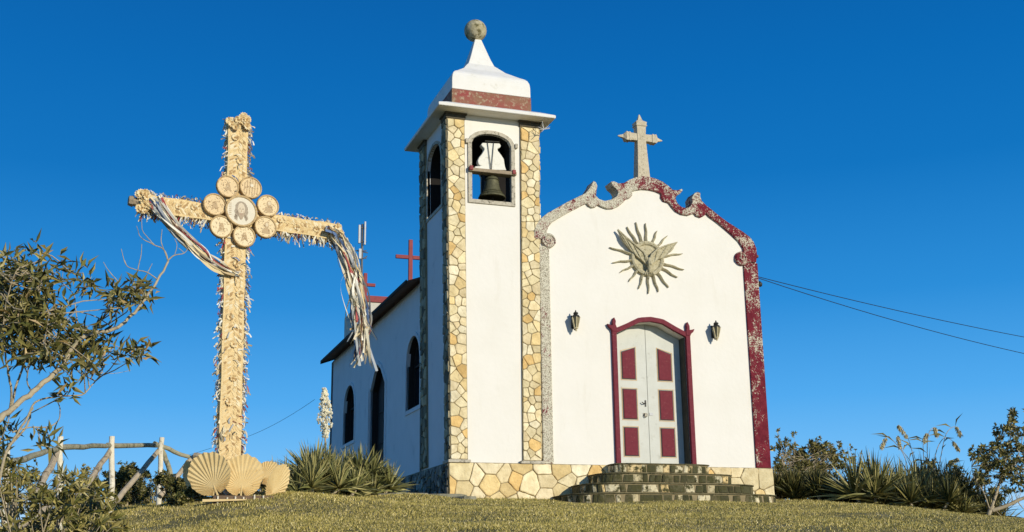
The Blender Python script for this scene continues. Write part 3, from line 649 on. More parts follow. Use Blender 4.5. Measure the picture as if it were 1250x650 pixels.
# ------------------------------------------------------------------ bell and yoke
BX = .97; BE = root('church_bell', 'green bronze bell hanging from a scrolled white yoke in the tower opening', 'bell', (BX, .08, 5.6))
m_ = MB(); pr = [(.02, .50), (.05, .50), (.10, .485), (.135, .44), (.15, .36), (.165, .26), (.19, .17), (.235, .09), (.285, .03), (.30, 0), (.285, -.005), (.23, .05), (.15, .2), (.12, .4), (.01, .44)]
m_.lathe(pr, (BX, .10, 5.68), 32)
bb = m_.build('bell_body', MBELL, BE, smooth=True)
m_ = MB(); 
for h_, r_ in ((.06, .262), (.12, .222), (.40, .15)):
    m_ = MB(); m_.lathe([(r_, -.01), (r_+.012, 0), (r_, .01)], (BX, .10, 5.68+h_), 32); m_.build('bell_rib', MBELL, bb)
m_ = MB(); m_.tube([(BX, .1, 5.95), (BX, .1, 5.66)], .014, 6); m_.lathe([(.005, -.04), (.035, -.02), (.04, .0), (.03, .03), (.005, .04)], (BX, .1, 5.66), 12); m_.build('clapper', MBLK, bb)
m_ = MB(); m_.tube([(BX-.04, .1, 6.17), (BX-.05, .1, 6.24), (BX, .1, 6.28), (BX+.05, .1, 6.24), (BX+.04, .1, 6.17)], .02, 8); m_.build('crown_loop', MBELL, bb)
zp = lambda x, y: atY(550+x/5, 140+y/5, .0)
yk = [(196, 172), (186, 184), (196, 197), (206, 204), (206, 216), (192, 240), (174, 262), (166, 284), (172, 304), (186, 314), (150, 316), (146, 336), (342, 340), (334, 322), (330, 300), (326, 272), (308, 244), (290, 222), (286, 208), (302, 202), (308, 190), (300, 176)]
m_ = MB(); m_.prism([zp(*p) for p in yk], (0, .14, 0)); m_.build('yoke', MYOKE, BE, bevel=.015)
b0, b1_ = zp(118, 338), zp(392, 348); m_ = MB(); m_.box((.41, -.10, 6.185), (1.475, .12, 6.265)); m_.build('yoke_beam', MWOOD, BE, bevel=.01)
m_ = MB()
for xx in (228, 266): m_.tube([zp(xx-4, 172)-YH*.02, zp(246, 352)-YH*.03], .008, 5)
m_.tube([zp(208, 164)-YH*.02, zp(296, 170)-YH*.02], .014, 6); m_.build('yoke_strap', MBLK, BE)
m_ = MB()
m_.box((.405, -.13, 6.20), (.48, -.04, 6.30)); m_.build('bearing_block', MREDM, BE, bevel=.01)
m_ = MB(); m_.box((1.375, -.13, 6.20), (1.45, -.04, 6.30)); m_.build('bearing_block', MREDM, BE, bevel=.01)
# ------------------------------------------------------------------ wall lanterns
def lantern(px_, py_, label):
    c0 = atY(px_, py_, -.16); L_ = root('wall_lantern', label, 'lantern', (c0.x, 0, c0.z), 'lanterns beside the front door')
    x, z = c0.x, c0.z; y = -.16
    m_ = MB(); hex_ = lambda r, z_: [(x+r*math.cos(q*math.pi/3+.3), y+r*math.sin(q*math.pi/3+.3), z_) for q in range(6)]
    def fr(lv, mb):
        vs = [];  [vs.extend(hex_(r, z+h)) for r, h in lv]; k_ = len(lv)
        mb.add(vs, [tuple(range(5, -1, -1)), tuple((k_-1)*6+j for j in range(6))]+[(6*i+j, 6*i+(j+1) % 6, 6*i+6+(j+1) % 6, 6*i+6+j) for i in range(k_-1) for j in range(6)])
    fr([(.036, -.125), (.088, .09)], m_); m_.build('glass', MGLASSL, L_)
    m_ = MB()
    for q in range(6):
        a = hex_(.042, z-.13)[q]; b = hex_(.097, z+.095)[q]; m_.tube([a, b], .012, 5)
    fr([(.05, -.15), (.05, -.125)], m_); fr([(.005, -.21), (.03, -.18), (.012, -.165), (.045, -.15)], m_)
    m_.build('lantern_frame', MBRASS, L_)
    m_ = MB(); fr([(.105, .09), (.09, .105), (.07, .14), (.04, .15), (.06, .175), (.05, .20), (.015, .215), (.018, .235), (.004, .255)], m_); m_.build('cap', MBLK, L_)
    m_ = MB(); m_.box((x-.045, -.025, z-.12), (x+.045, -.001, z+.16)); m_.tube([(x, -.02, z-.08), (x, -.07, z-.16), (x, y, z-.16)], .012, 6); m_.tube([(x, -.02, z+.12), (x, -.08, z+.18), (x, y, z+.16)], .01, 6)
    m_.build('wall_bracket', MBLK, L_)
lantern(703, 393, 'iron wall lantern left of the front door, beside the worn grey pilaster')
lantern(874.5, 405, 'iron wall lantern right of the front door, near the red pilaster')
# ------------------------------------------------------------------ antenna mast
AM = root('antenna_mast', 'thin antenna mast with white panels rising behind the nave roof', 'antenna', (1.0, 17, -2))
aY = 17
def ap(x, y): return atY(x, y, aY)
m_ = MB(); t0, t1 = ap(442.5, 274), ap(442.5, 480); m_.tube([(t0.x, aY, -1.5), (t0.x, aY, t0.z)], .045, 8); m_.build('mast', MMAST, AM)
for (a, b, c_, d_) in ((436.5, 276, 439.5, 298), (443.5, 272, 446, 300), (437, 305, 440.5, 317)):
    p, q = ap(a, d_), ap(c_, b); m_ = MB(); m_.box((p.x, aY-.14, p.z), (q.x, aY-.05, q.z)); m_.build('antenna_panel', MANT, AM, bevel=.01)
for y_ in (279, 296, 307, 316): m_ = MB(); a, b = ap(437, y_), ap(447, y_); m_.tube([(a.x, aY-.05, a.z), (b.x, aY-.05, b.z)], .018, 6); m_.build('bracket', MMAST, AM)
m_ = MB()
a, b = ap(434, 306), ap(449, 309); m_.tube([a, b], .02, 6); a, b = ap(440, 318), ap(448, 313); m_.tube([a, b], .02, 6); m_.build('bracket', MMAST, AM)
# ------------------------------------------------------------------ cables
def cable(name, pts, label, r=.0085):
    m_ = MB(); m_.tube(pts, r, 6); o = m_.build(name, MCABLE); tag(o, label, 'cable'); return o
def sag(a, b, s, n=16): return [a.lerp(b, t/n)-ZH*(s*4*(t/n)*(1-t/n)) for t in range(n+1)]
a = atY(925, 338, .1)
cable('power_cable', sag(a, atY(1330, 426, 3.0), .10), 'upper of the two cables running from the chapel corner across the sky')
cable('power_cable', sag(a-ZH*.03, atY(1330, 448, 3.0), .17), 'lower of the two cables running from the chapel corner across the sky')
cable('power_cable', sag(atY(384, 488, 13.2), atY(300, 534, 22), .1)+[atY(230, 556, 28)], 'faint thin cable rising behind the cream flower spike at the nave corner', .006)
m_ = MB(); c0 = atY(927.5, 347, .15); m_.lathe([(.01, -.07), (.05, -.05), (.06, .01), (.03, .05), (.01, .07)], c0, 12); m_.tube([c0+Vector((-.1, 0, .03)), c0+Vector((0, 0, .05))], .012, 6); o = m_.build('insulator', MBLK, smooth=True)
tag(o, 'small dark insulator on the chapel edge under the cable end', 'insulator')
m_ = MB(); c0 = atY(664, 158, -.3)
for i in range(9):
    a = random.uniform(0, 6.28); m_.tube([c0, c0+Vector((math.cos(a)*.14, random.uniform(-.06, .06), math.sin(a)*.12))], [.008, .004], 4)
m_.tube([c0, c0+Vector((-.02, .05, .22))], .006, 5); o = m_.build('wire_scrap', MANT); tag(o, 'small scrap of pale wire dangling under the tower cornice corner', 'wire')
# ------------------------------------------------------------------ decorated wooden cross
CYAW, CLEAN = .15, -.022
cb = Vector((-4.70, -3.6, -1.28)); WC = root('wooden_cross', 'tall straw covered wooden cross with round medallions and coloured ribbons', 'cross', cb)
cU = Vector((math.cos(CYAW), math.sin(CYAW), 0)); cN = Vector((math.sin(CYAW), -math.cos(CYAW), 0))
cZ = (ZH+cU*CLEAN).normalized(); cA = (cU-ZH*.028).normalized()
def cp(u, n, z): return cb+cA*u+cN*n+cZ*z
def obox(mb, u0, u1, n0, n1, z0, z1, c=None, w=None):
    w = w or (lambda z: 1)
    vs = [cp(u*w(z), n, z) for z in (z0, z1) for u, n in ((u0, n0), (u1, n0), (u1, n1), (u0, n1))]
    mb.add(vs, [(3,2,1,0), (4,5,6,7), (0,1,5,4), (1,2,6,5), (2,3,7,6), (3,0,4,7)], c)
CZ = 4.92; CTOP = 6.64
m_ = MB()
N_ = 24
for i in range(N_):
    z0, z1 = CTOP*i/N_, CTOP*(i+1)/N_; f = lambda z: .180-.012*z/CTOP+.006*math.sin(z*5)
    vs = [cp(s_*f(z), n, z) for z in (z0, z1) for s_, n in ((-1, .09), (1, .09), (1, -.09), (-1, -.09))]
    m_.add(vs, [(0,1,5,4), (1,2,6,5), (2,3,7,6), (3,0,4,7)]+([(4,5,6,7)] if i == N_-1 else []))
m_.build('post', MSTRAW, WC)
m_ = MB()
for i in range(20):
    for side in (-1, 1):
        u0, u1 = .16+(1.42 if side < 0 else 1.68)*i/20, .16+(1.42 if side < 0 else 1.68)*(i+1)/20; f = lambda u: .140+.006*math.sin(u*9)
        vs = [cp(side*u, n, CZ+s_*f(u)) for u in (u0, u1) for s_, n in ((-1, .085), (1, .085), (1, -.085), (-1, -.085))]
        m_.add(vs, [(0,1,5,4), (1,2,6,5), (2,3,7,6), (3,0,4,7)]+([(4,5,6,7)] if i == 19 else []))
obox(m_, -.165, .165, -.084, .084, CZ-.135, CZ+.135)
m_.build('crossbeam', MSTRAW, WC)
rnd = random.Random(5)
STRC = [(.90, .70, .38), (.84, .62, .30), (.92, .78, .50), (.76, .54, .25), (.5, .32, .14), (.88, .68, .36)]
RIBC = [(.82, .78, .66), (.85, .82, .70), (.78, .62, .34), (.70, .62, .45), (.9, .85, .70), (.42, .07, .07), (.12, .2, .38), (.40, .42, .42), (.60, .44, .22), (.82, .74, .55), (.40, .34, .22), (.8, .68, .42)]
# straw braid surface
def flake(mb, p, d, w_, l, nrm, c):
    d = d.normalized(); s_ = d.cross(nrm).normalized(); mb.add([p-s_*w_*.5, p+s_*w_*.5, p+d*l*.6+s_*w_*.5+nrm*.008, p+d*l+nrm*.010, p+d*l*.6-s_*w_*.5+nrm*.008], [(0,1,2,3,4)], c)
def braid(mb, along, across, n0, t0, t1, hw):
    t = t0
    while t < t1:
        for s_ in (-1, 1):
            for off in (.05, .5):
                st = along(t)+across*(s_*hw(t)*(1-off)*.85)+cN*n0; d = (across*(-s_)+along.dirn*rnd.uniform(.5, 1.1)-cN*.06)
                flake(mb, st, d, rnd.uniform(.02, .04), rnd.uniform(.05, .10), cN, rnd.choice(STRC))
        t += .035
class Al:
    def __init__(s, fn, d): s.fn = fn; s.dirn = d
    def __call__(s, t): return s.fn(t)
m_ = MB()
braid(m_, Al(lambda t: cp(0, 0, t), cZ), cA, .092, .25, CTOP, lambda t: .175-.01*t/CTOP)
for sg in (-1, 1): braid(m_, Al(lambda t: cp(sg*t, 0, CZ), cA*sg), cZ, .087, .3, 1.76 if sg > 0 else 1.5, lambda t: .132)
m_.build('straw_braid', MSTRAW2, WC)
# straw rosettes
def flower(mb, c, r, nrm, n=12):
    a = nrm.orthogonal().normalized(); b = nrm.cross(a)
    for k_ in range(n):
        q = 6.283*k_/n+rnd.uniform(-.1, .1); d = a*math.cos(q)+b*math.sin(q); t = nrm.cross(d)
        mb.add([c+d*r*.2-t*r*.08, c+d*r*.2+t*r*.08, c+d*r*.75+t*r*.22+nrm*r*.3, c+d*r+nrm*r*.2, c+d*r*.75-t*r*.22+nrm*r*.3], [(0,1,2,3,4)], rnd.choice(STRC))
    q = [c+nrm*r*.12+(a*math.cos(x*1.047)+b*math.sin(x*1.047))*r*.28 for x in range(6)]; mb.add(q+[c+nrm*r*.3], [(i, (i+1) % 6, 6) for i in range(6)], (.55, .34, .14))
def flowers(spots, label=None):
    for u, z, n, r in spots: m_ = MB(); flower(m_, cp(u, n, z), r, (cN+cA*rnd.uniform(-.3, .3)+cZ*rnd.uniform(-.2, .3)).normalized()); m_.build('straw_flower', MSTRAW2, WC)
flowers([(rnd.uniform(-.17, .17), CTOP+rnd.uniform(-.18, .06), .11+rnd.uniform(0, .05), .075) for _ in range(13)])
flowers([(-1.50+rnd.uniform(-.1, .14), CZ+rnd.uniform(-.16, .14), .10+rnd.uniform(0, .05), .075) for _ in range(12)])
flowers([(1.80+rnd.uniform(-.13, .07), CZ+rnd.uniform(-.26, .16), .10+rnd.uniform(0, .05), .075) for _ in range(14)])
flowers([(rnd.uniform(-.1, .1), z, .10, .07) for z in (6.3, 5.9, 4.1, 3.6, 3.2, 2.75, 2.2, 1.8, 1.3, .8)]+[(u, CZ+rnd.uniform(-.06, .06), .095, .06) for u in (-1.3, -.95, -.7, .75, 1.05, 1.4)])
m_ = MB(); c0 = cp(-1.9, 0, CZ+.02); m_.tube([cp(-1.54, .0, CZ+.0), cp(-1.69, .0, CZ+.01)], [.09, .07], 8); m_.tube([cp(-1.66, 0, CZ+.01), cp(-1.73, 0, CZ+.01)], [.10, .08], 8); m_.build('beam_end_cap', MWOOD, WC)
# ribbons
def ribbon(mb, pts, w_, c, tw_=2, seed=0):
    r_ = random.Random(seed); k_ = len(pts); vs = []; ph = r_.uniform(0, 6)
    for i, p in enumerate(pts):
        t = (pts[min(i+1, k_-1)]-pts[max(i-1, 0)]).normalized(); a = t.orthogonal().normalized(); b = t.cross(a); q = ph+tw_*i/k_
        s_ = a*math.cos(q)+b*math.sin(q); vs += [p-s_*w_/2, p+s_*w_/2]
    mb.add(vs, [(2*i, 2*i+1, 2*i+3, 2*i+2) for i in range(k_-1)], c)
def spl(ctrl, n=14):
    P = [ctrl[0]]+list(ctrl)+[ctrl[-1]]; out = []
    for i in range(1, len(P)-2):
        for j in range(n if i < len(P)-3 else n+1):
            t = j/n; a, b, c_, d = P[i-1], P[i], P[i+1], P[i+2]
            out.append(.5*((2*b)+(c_-a)*t+(2*a-5*b+4*c_-d)*t*t+(3*b-a-3*c_+d)*t**3))
    return out
def fringe(label, gen, n):
    m_ = MB()
    for i in range(n):
        p, d = gen(); l = rnd.uniform(.05, .16); d = d.normalized(); c_ = Vector((rnd.uniform(-.6, .6), rnd.uniform(-.6, .6), rnd.uniform(-1.3, .1)))
        ribbon(m_, spl([p, p+d*l*.6, p+d*l*.8+c_*l*.5], 3), rnd.uniform(.012, .03), rnd.choice(RIBC), 1.5, i)
    o = m_.build('ribbon_fringe', MRIB, WC); o['kind'] = 'stuff'; return o
def gp():
    z = rnd.uniform(.25, CTOP); s_ = rnd.choice((-1, 1, 1)); hw = .180-.012*z/CTOP
    return cp(s_*hw, rnd.uniform(-.08, .1), z), cA*s_*rnd.uniform(.2, .8)+cZ*rnd.uniform(-1.2, .2)+cN*rnd.uniform(-.2, .5)
fringe('', gp, 1300)
def gb():
    u = rnd.uniform(-1.56, 1.82); s_ = rnd.choice((-1, 1, -1))
    return cp(u, rnd.uniform(-.08, .1), CZ+s_*.14), cZ*s_*rnd.uniform(.4, 1)+cA*rnd.uniform(-.7, .7)+cN*rnd.uniform(-.2, .5)
fringe('', gb, 700)
def gf():
    z = rnd.uniform(.25, 1.6) if rnd.random() < .35 else rnd.uniform(.25, CTOP); hw = .165
    return cp(rnd.uniform(-1, 1)*hw*.9, .1, z), cA*rnd.uniform(-1, 1)+cZ*rnd.uniform(-1, .3)+cN*.3
fringe('', gf, 60)
def crossY(x, y, n=0.1):
    """point on the plane of the cross front, n metres proud"""
    d = ray(x, y); o_ = cb+cN*n; t = (o_-CAM).dot(cN)/d.dot(cN); return CAM+d*t
def bundle(ctrls, n, sprd, wr, rootp=None, seed=0, tails=0):
    m_ = MB(); r_ = random.Random(seed)
    for i in range(n):
        c_ = []; L_ = len(ctrls)
        for j, (x, y, sp_, dn) in enumerate(ctrls):
            c_.append(crossY(x+r_.gauss(0, sp_*1.15), y+r_.gauss(0, sp_*.5)+(r_.uniform(-tails, tails*.4) if j == L_-1 else 0), dn+r_.uniform(-sprd, sprd)))
        ribbon(m_, spl(c_, 8), r_.uniform(*wr), r_.choice(RIBC), r_.uniform(1, 6), i+seed)
    return m_.build('ribbon_bundle', MRIB, WC)
bundle([(184, 243, 5, .12), (196, 262, 3.2, .16), (222, 290, 3.4, .2), (246, 314, 3, .2), (268, 330, 3, .16), (287, 335, 3, .12)], 30, .07, (.02, .05), seed=3)
bundle([(192, 240, 3, .12), (214, 272, 2, .18), (243, 302, 3, .2), (262, 318, 3, .15), (284, 332, 3, .12)], 10, .07, (.02, .05), seed=13)
bundle([(402, 280, 4, .12), (414, 292, 4, .12), (424, 318, 4, .14), (434, 350, 5.5, .16), (440, 390, 6, .15), (440, 432, 6, .15)], 58, .12, (.02, .055), seed=23, tails=44)
bundle([(408, 282, 3, .12), (428, 315, 4, .12), (441, 355, 5, .2), (447, 395, 3, .2)], 12, .1, (.02, .045), seed=33, tails=20)
bundle([(414, 290, 2, .12), (430, 345, 2, .12), (436, 400, 2, .2), (441, 425, 1, .2), (434, 446, 3, .2)], 3, .1, (.03, .05), seed=43)
bundle([(432, 300, 2, .1), (441, 345, 2, .12), (447, 390, 2, .2), (458, 415, 3, .2)], 3, .1, (.014, .02), seed=53)
# medallions
def medallion(px_, py_, r, n0, kind):
    c0 = crossY(px_, py_, n0); m_ = MB(); nn = 32
    rg = lambda rr, d: [c0+(cA*math.cos(6.283*j/nn)+cZ*math.sin(6.283*j/nn))*rr+cN*d for j in range(nn)]
    lv = [rg(r, -.05), rg(r, .015), rg(r*.97, .025), rg(r*.88, .02), rg(r*.86, .004)]
    vs = sum(lv, []); k_ = len(lv); m_.add(vs, [(i*nn+j, i*nn+(j+1) % nn, (i+1)*nn+(j+1) % nn, (i+1)*nn+j) for i in range(k_-1) for j in range(nn)]+[tuple(range(nn-1, -1, -1))])
    o = m_.build('medallion', mat('basket_rim', (.66, .48, .24), (.5, .34, .16), 30, bump=.6, c3=(.2, .11, .05), s3=30), WC)
    m_ = MB(); cream = (.80, .72, .55) if kind == 'face' else rnd.choice([(.86, .68, .40), (.82, .62, .35), (.88, .72, .45)])
    m_.add(rg(r*.865, .006), [tuple(range(nn))], cream)
    P_ = lambda x, y, d=.009: c0+cA*(x*r)+cZ*(y*r)+cN*d
    def blob(pts, c, d): m_.add([P_(x, y, d) for x, y in pts], [tuple(range(len(pts)))], c)
    def ell(cx_, cy_, rx, ry, c, d, n=16): blob([(cx_+rx*math.cos(6.283*j/n), cy_+ry*math.sin(6.283*j/n)) for j in range(n)], c, d)
    if kind == 'face':
        ri = random.Random(4)
        hair = [(-.30, -.62), (-.44, -.42), (-.36, -.25), (-.43, -.05), (-.36, .14), (-.37, .33), (-.26, .5), (-.1, .6), (.06, .61), (.24, .52), (.35, .36), (.36, .16), (.43, -.02), (.36, -.24), (.44, -.44), (.30, -.62), (.2, -.40), (.16, -.2), (-.16, -.2), (-.2, -.40)]
        blob(hair, (.42, .34, .24), .009)
        for i in range(26):
            sg = ri.choice((-1, 1)); x0 = ri.uniform(.2, .37); y0 = ri.uniform(-.5, .4); blob([(sg*x0, y0), (sg*(x0+.03), y0+.02), (sg*(x0+.05), y0-.16), (sg*(x0+.02), y0-.18)], ri.choice([(.28, .2, .13), (.56, .46, .33)]), .0105)
        blob([(-.02, .52), (-.17, .42), (-.225, .2), (-.21, -.05), (-.15, -.26), (0, -.38), (.15, -.26), (.21, -.05), (.225, .2), (.15, .42)], (.74, .62, .44), .0115)
        blob([(-.2, -.06), (-.17, -.3), (-.07, -.5), (0, -.56), (.07, -.5), (.17, -.3), (.2, -.06), (.12, -.13), (.06, -.12), (0, -.145), (-.06, -.12), (-.12, -.13)], (.48, .37, .25), .013)
        ell(0, -.2, .07, .018, (.52, .30, .22), .0145); blob([(-.016, .12), (.016, .12), (.04, -.06), (0, -.08), (-.04, -.06)], (.62, .48, .32), .0135)
        for s_ in (-1, 1):
            ell(s_*.09, .11, .045, .02, (.24, .17, .11), .0135, 10); blob([(s_*.035, .165), (s_*.09, .19), (s_*.15, .165), (s_*.09, .172)], (.34, .24, .15), .0135)
            blob([(s_*.12, .0), (s_*.19, .08), (s_*.18, -.1), (s_*.12, -.12)], (.64, .5, .34), .0125)
        for i in range(7): blob([(-.76, .42-.12*i), (-.60, .43-.12*i), (-.61, .38-.12*i), (-.74, .37-.12*i)], (.58, .46, .3), .009)
    else:
        ri = random.Random(kind*7+1); dkc = (.42, .28, .14); mdc = (.56, .40, .22)
        if kind == 1:
            for i in range(6):
                x = -.62+.23*i; hh = math.sqrt(max(.02, .6-x*x)); blob([(x, -hh), (x+.07, -hh*.9), (x+.16, hh*.9), (x+.08, hh)], mdc, .009)
            ell(.1, .22, .15, .15, (.85, .75, .55), .012)
        elif kind % 2: ell(.1, .18, .22, .3, mdc, .010); ell(.12, .22, .14, .19, (.76, .62, .4), .0115); blob([(-.2, -.1), (.35, -.15), (.45, -.6), (-.35, -.6)], mdc, .0095)
        else: blob([(-.1, .3), (.12, .36), (.2, .1), (.34, -.5), (.08, -.3), (-.3, -.55), (-.16, .0)], mdc, .0095)
        for i in range(46):
            a, rr = ri.uniform(0, 6.28), .8*math.sqrt(ri.random()); x, y = rr*math.cos(a), rr*math.sin(a); q = ri.uniform(0, 3.1); l_ = ri.uniform(.04, .12); dx, dy = math.cos(q)*l_, math.sin(q)*l_; t_ = .25
            blob([(x-dx-dy*t_, y-dy+dx*t_), (x+dx-dy*t_*.4, y+dy+dx*t_*.4), (x+dx+dy*t_*.4, y+dy-dx*t_*.4), (x-dx+dy*t_, y-dy-dx*t_)], ri.choice([dkc, mdc, (.86, .72, .46), (.8, .64, .38)]), .013+i*.0001)
    m_.build('painted_face', MSKIN, o)
sc_ = (crossY(314, 258)-crossY(295, 258)).length/19
for k_, (x, y) in enumerate([(278, 228), (306, 229.5), (262, 250), (327, 251.5), (270, 277), (324, 277.5), (298, 288.5)]): medallion(x, y, 13.6*sc_, .14+.004*k_, k_)
medallion(294.5, 258, 19.5*sc_, .19, 'face')
# ------------------------------------------------------------------ dried palm fans, edging
def palmfan(name_label, c, r, axis, nrm, off, seed, stem=True):
    """pleated fan leaf: hub at c, blade disc centre at c+axis*off"""
    axis = axis.normalized(); nrm = nrm.normalized(); side = axis.cross(nrm).normalized(); rr = random.Random(seed); m_ = MB()
    n = 64; vs = [c+nrm*.0]; 
    for i in range(n+1):
        a = R(-152+304*i/n); dx, dy = math.sin(a), math.cos(a)
        # distance from hub to disc edge
        b_ = dy*off; L_ = b_+math.sqrt(max(0, b_*b_-off*off+r*r)); L_ *= rr.uniform(.95, 1.02)
        pl = .010 if i % 2 else -.010
        for t in (.35, .7, 1): vs.append(c+side*dx*L_*t+axis*dy*L_*t+nrm*(pl*t+.05*(t*L_)**2*2))
    fs = []
    for i in range(n):
        o_ = 1+3*i; fs += [(0, o_, o_+3), (o_, o_+1, o_+4, o_+3), (o_+1, o_+2, o_+5, o_+4)]
    m_.add(vs, fs); rt_ = root('dried_palm_fan', name_label, 'palm leaf', (c.x, c.y, c.z), 'dried palm fans at the foot of the cross')
    o = m_.build('blade', MPALM, rt_); md = o.modifiers.new('thick', 'SOLIDIFY'); md.thickness = .004
    m_ = MB(); e = c-axis*.22-nrm*.02; m_.tube([c+axis*.05, c, e], [.008, .016, .018], 6); m_.build('stalk', MPALM, rt_)
PY = -4.25
toC = Vector((.1, -1, .1))
palmfan('pleated dried palm fan at the cross foot, leaning left above the grass', atY(262, 596, PY-.1), .335, Vector((-.42, 0, 1)), Vector((-.55, -1, .12)), .23, 1)
palmfan('upright round dried palm fan centred before the foot of the cross', atY(294.8, 596, PY-.05), .325, Vector((.03, 0, 1)), Vector((.1, -1, .1)), .19, 2)
palmfan('dried palm fan turned edgewise beside the spiky yucca clump', atY(332, 602, PY), .30, Vector((.45, .1, .9)), Vector((1.2, -.75, .1)), .17, 3)
palmfan('shaded dark palm fan facing away beside the end of the fence', atY(240, 600, PY+.25), .30, Vector((-.35, 0, 1)), Vector((-1, -.28, .1)), .19, 4)
palmfan('half hidden pale palm fan behind the round one at the cross foot', atY(322, 583, PY+.9), .2, Vector((.5, 0, .5)), Vector((.3, -1, .6)), .1, 5)
GE = root('garden_edging', 'low brown board edging with pale stakes at the foot of the cross', 'edging', (atY(290, 604, PY).x, PY-.2, -1.2))
m_ = MB(); p0, p1 = atY(260, 605, PY-.3), atY(334, 604.5, PY-.3); gz = H(p0.x, PY)-.2
m_.box((p0.x, PY-.32, gz), (p1.x, PY-.28, p0.z)); m_.build('board', MBOARD, GE, bevel=.01)
for x in (266, 277, 287, 298, 311, 322):
    q = atY(x, 605, PY-.35); m_ = MB(); m_.tube([(q.x, PY-.34, gz), (q.x+random.uniform(-.01, .01), PY-.34, q.z+random.uniform(-.03, .02))], .013, 6); m_.build('stake', MLOGW, GE)
m_ = MB(); q0, q1 = atY(247, 613, PY-.4), atY(300, 611, PY-.4); m_.prism([q0, q1, q1+ZH*.02, q0+ZH*.04], (0, .05, 0)); m_.build('plank', MPALM, GE)
# ------------------------------------------------------------------ log fence
FE = root('log_fence', 'rustic log fence with whitewashed posts and slanting braces on the hill edge', 'fence', (-6, -4, -2))
def wlog(p0, p1, r0, r1, m, nm, seed=0, n=7, wob=.012):
    rr = random.Random(seed); pts = [p0.lerp(p1, i/n)+Vector((rr.uniform(-wob, wob), rr.uniform(-wob, wob), rr.uniform(-wob, wob))) for i in range(n+1)]
    m_ = MB(); m_.tube(pts, [r0+(r1-r0)*i/n for i in range(n+1)], 10); return m_.build(nm, m, FE)
fp = {}
for k_, (xt, yt, xb, Y, wpx) in {'a': (9, 549, 12, -10.4, 8), 'b': (73, 534, 76, -6.2, 7), 'c': (137, 533, 135, -2.9, 6.6), 'd': (197, 535, 192, -.7, 6), 'e': (240, 553, 238, -.2, 5)}.items():
    t = atY(xt, yt, Y); d_ = (t-CAM).dot(fw); r_ = wpx*d_/F/2; bx = atY(xb, 640, Y).x; b = Vector((bx, Y, H(bx, Y)-.15)); wlog(b, t, r_*1.1, r_, MLOGW, 'post', ord(k_)); fp[k_] = (t, b, r_)
def rail(k1, k2, y1, y2, r_, seed, ov=6):
    a, b = fp[k1][0], fp[k2][0]
    ya, yb = a.y+.09, b.y+.09
    wlog(a-ZH*.13+Vector((0, .09, 0))+(a-b).normalized()*.15, b-ZH*.13+Vector((0, .09, 0))+(b-a).normalized()*.12, r_, r_*.85, MLOGG, 'rail', seed, wob=.012)
rail('a', 'b', 0, 0, .038, 1); rail('b', 'c', 0, 0, .042, 2); rail('c', 'd', 0, 0, .044, 3); rail('d', 'e', 0, 0, .042, 4)
wlog(atY(238, 556, -.3), atY(262, 562, -.6), .06, .05, MLOGB, 'rail', 9)
for (x0, y0, Y0_, x1, y1, Y1_, m) in ((72, 548, -6.1, 44, 604, -7.6, MLOGB), (136, 548, -2.8, 84, 622, -4.8, MLOGB), (195, 548, -.6, 142, 612, -2.2, MLOGB), (198, 548, -.6, 213, 594, -.4, MLOGG), (236, 558, -.2, 196, 606, -.8, MLOGB), (70, 610, -6.3, 20, 648, -8, MLOGB)):
    wlog(atY(x0, y0, Y0_+.0), atY(x1, y1, Y1_), .042, .048, m, 'brace', int(x0))
# ------------------------------------------------------------------ vegetation helpers
OLIVE = [(.23, .20, .05), (.17, .16, .04), (.29, .24, .07), (.12, .12, .025), (.40, .33, .11), (.20, .175, .05)]
DKOL = [(.08, .085, .02), (.12, .115, .028), (.18, .16, .045), (.06, .065, .015), (.26, .22, .065)]
YUC = [(.26, .25, .08), (.17, .17, .05), (.36, .32, .11), (.10, .105, .03), (.50, .43, .17)]
def lf(mb, p, d, up, l, w_, c, fold=.25, droop=.15):
    d = d.normalized(); s_ = d.cross(up)
    if s_.length < 1e-3: s_ = d.orthogonal()
    s_.normalize(); n_ = s_.cross(d)
    m1 = p+d*l*.45; tip = p+d*l-n_*l*droop
    mb.add([p, m1+s_*w_/2+n_*w_*fold, tip, m1-s_*w_/2+n_*w_*fold, m1-n_*l*droop*.2], [(0, 1, 4), (1, 2, 4), (2, 3, 4), (3, 0, 4)], c)
def rnddir(rr):
    v = Vector((rr.gauss(0, 1), rr.gauss(0, 1), rr.gauss(0, 1))); return v.normalized()
def cluster(mb, p, d, n, l, w_, pal, rr, up=.4):
    for i in range(n):
        q = (d*up+rnddir(rr)).normalized(); v = rr.uniform(.75, 1.25); c = rr.choice(pal); lf(mb, p+rnddir(rr)*l*.15, q, rnddir(rr)+ZH*.3, l*rr.uniform(.7, 1.2), w_*rr.uniform(.8, 1.2), tuple(x*v for x in c), droop=rr.uniform(.0, .3))
def sword(mb, c, n, L_, w_, pal, rr, el=(10, 85), droop=.15, arc=(0, 6.283), curl=1):
    for i in range(n):
        a = rr.uniform(*arc); e = R(rr.uniform(*el)); l = L_*rr.uniform(.7, 1.1); d = Vector((math.cos(a)*math.cos(e), math.sin(a)*math.cos(e), math.sin(e)))
        s_ = d.cross(ZH*.35+rnddir(rr)).normalized(); nn = s_.cross(d); cc = rr.choice(pal); v = rr.uniform(.7, 1.25); cc = tuple(x*v for x in cc); vs = []
        k_ = 4
        for j in range(k_+1):
            t = j/k_; p = c+d*l*t-ZH*(droop*l*t*t*math.cos(e)*curl); ww = w_*(1-t**1.6)*.5+.001
            vs += [p-s_*ww+nn*ww*.35, p, p+s_*ww+nn*ww*.35]
        mb.add(vs, [(3*j+q, 3*j+q+1, 3*j+4+q, 3*j+3+q) for j in range(k_) for q in range(2)], cc)
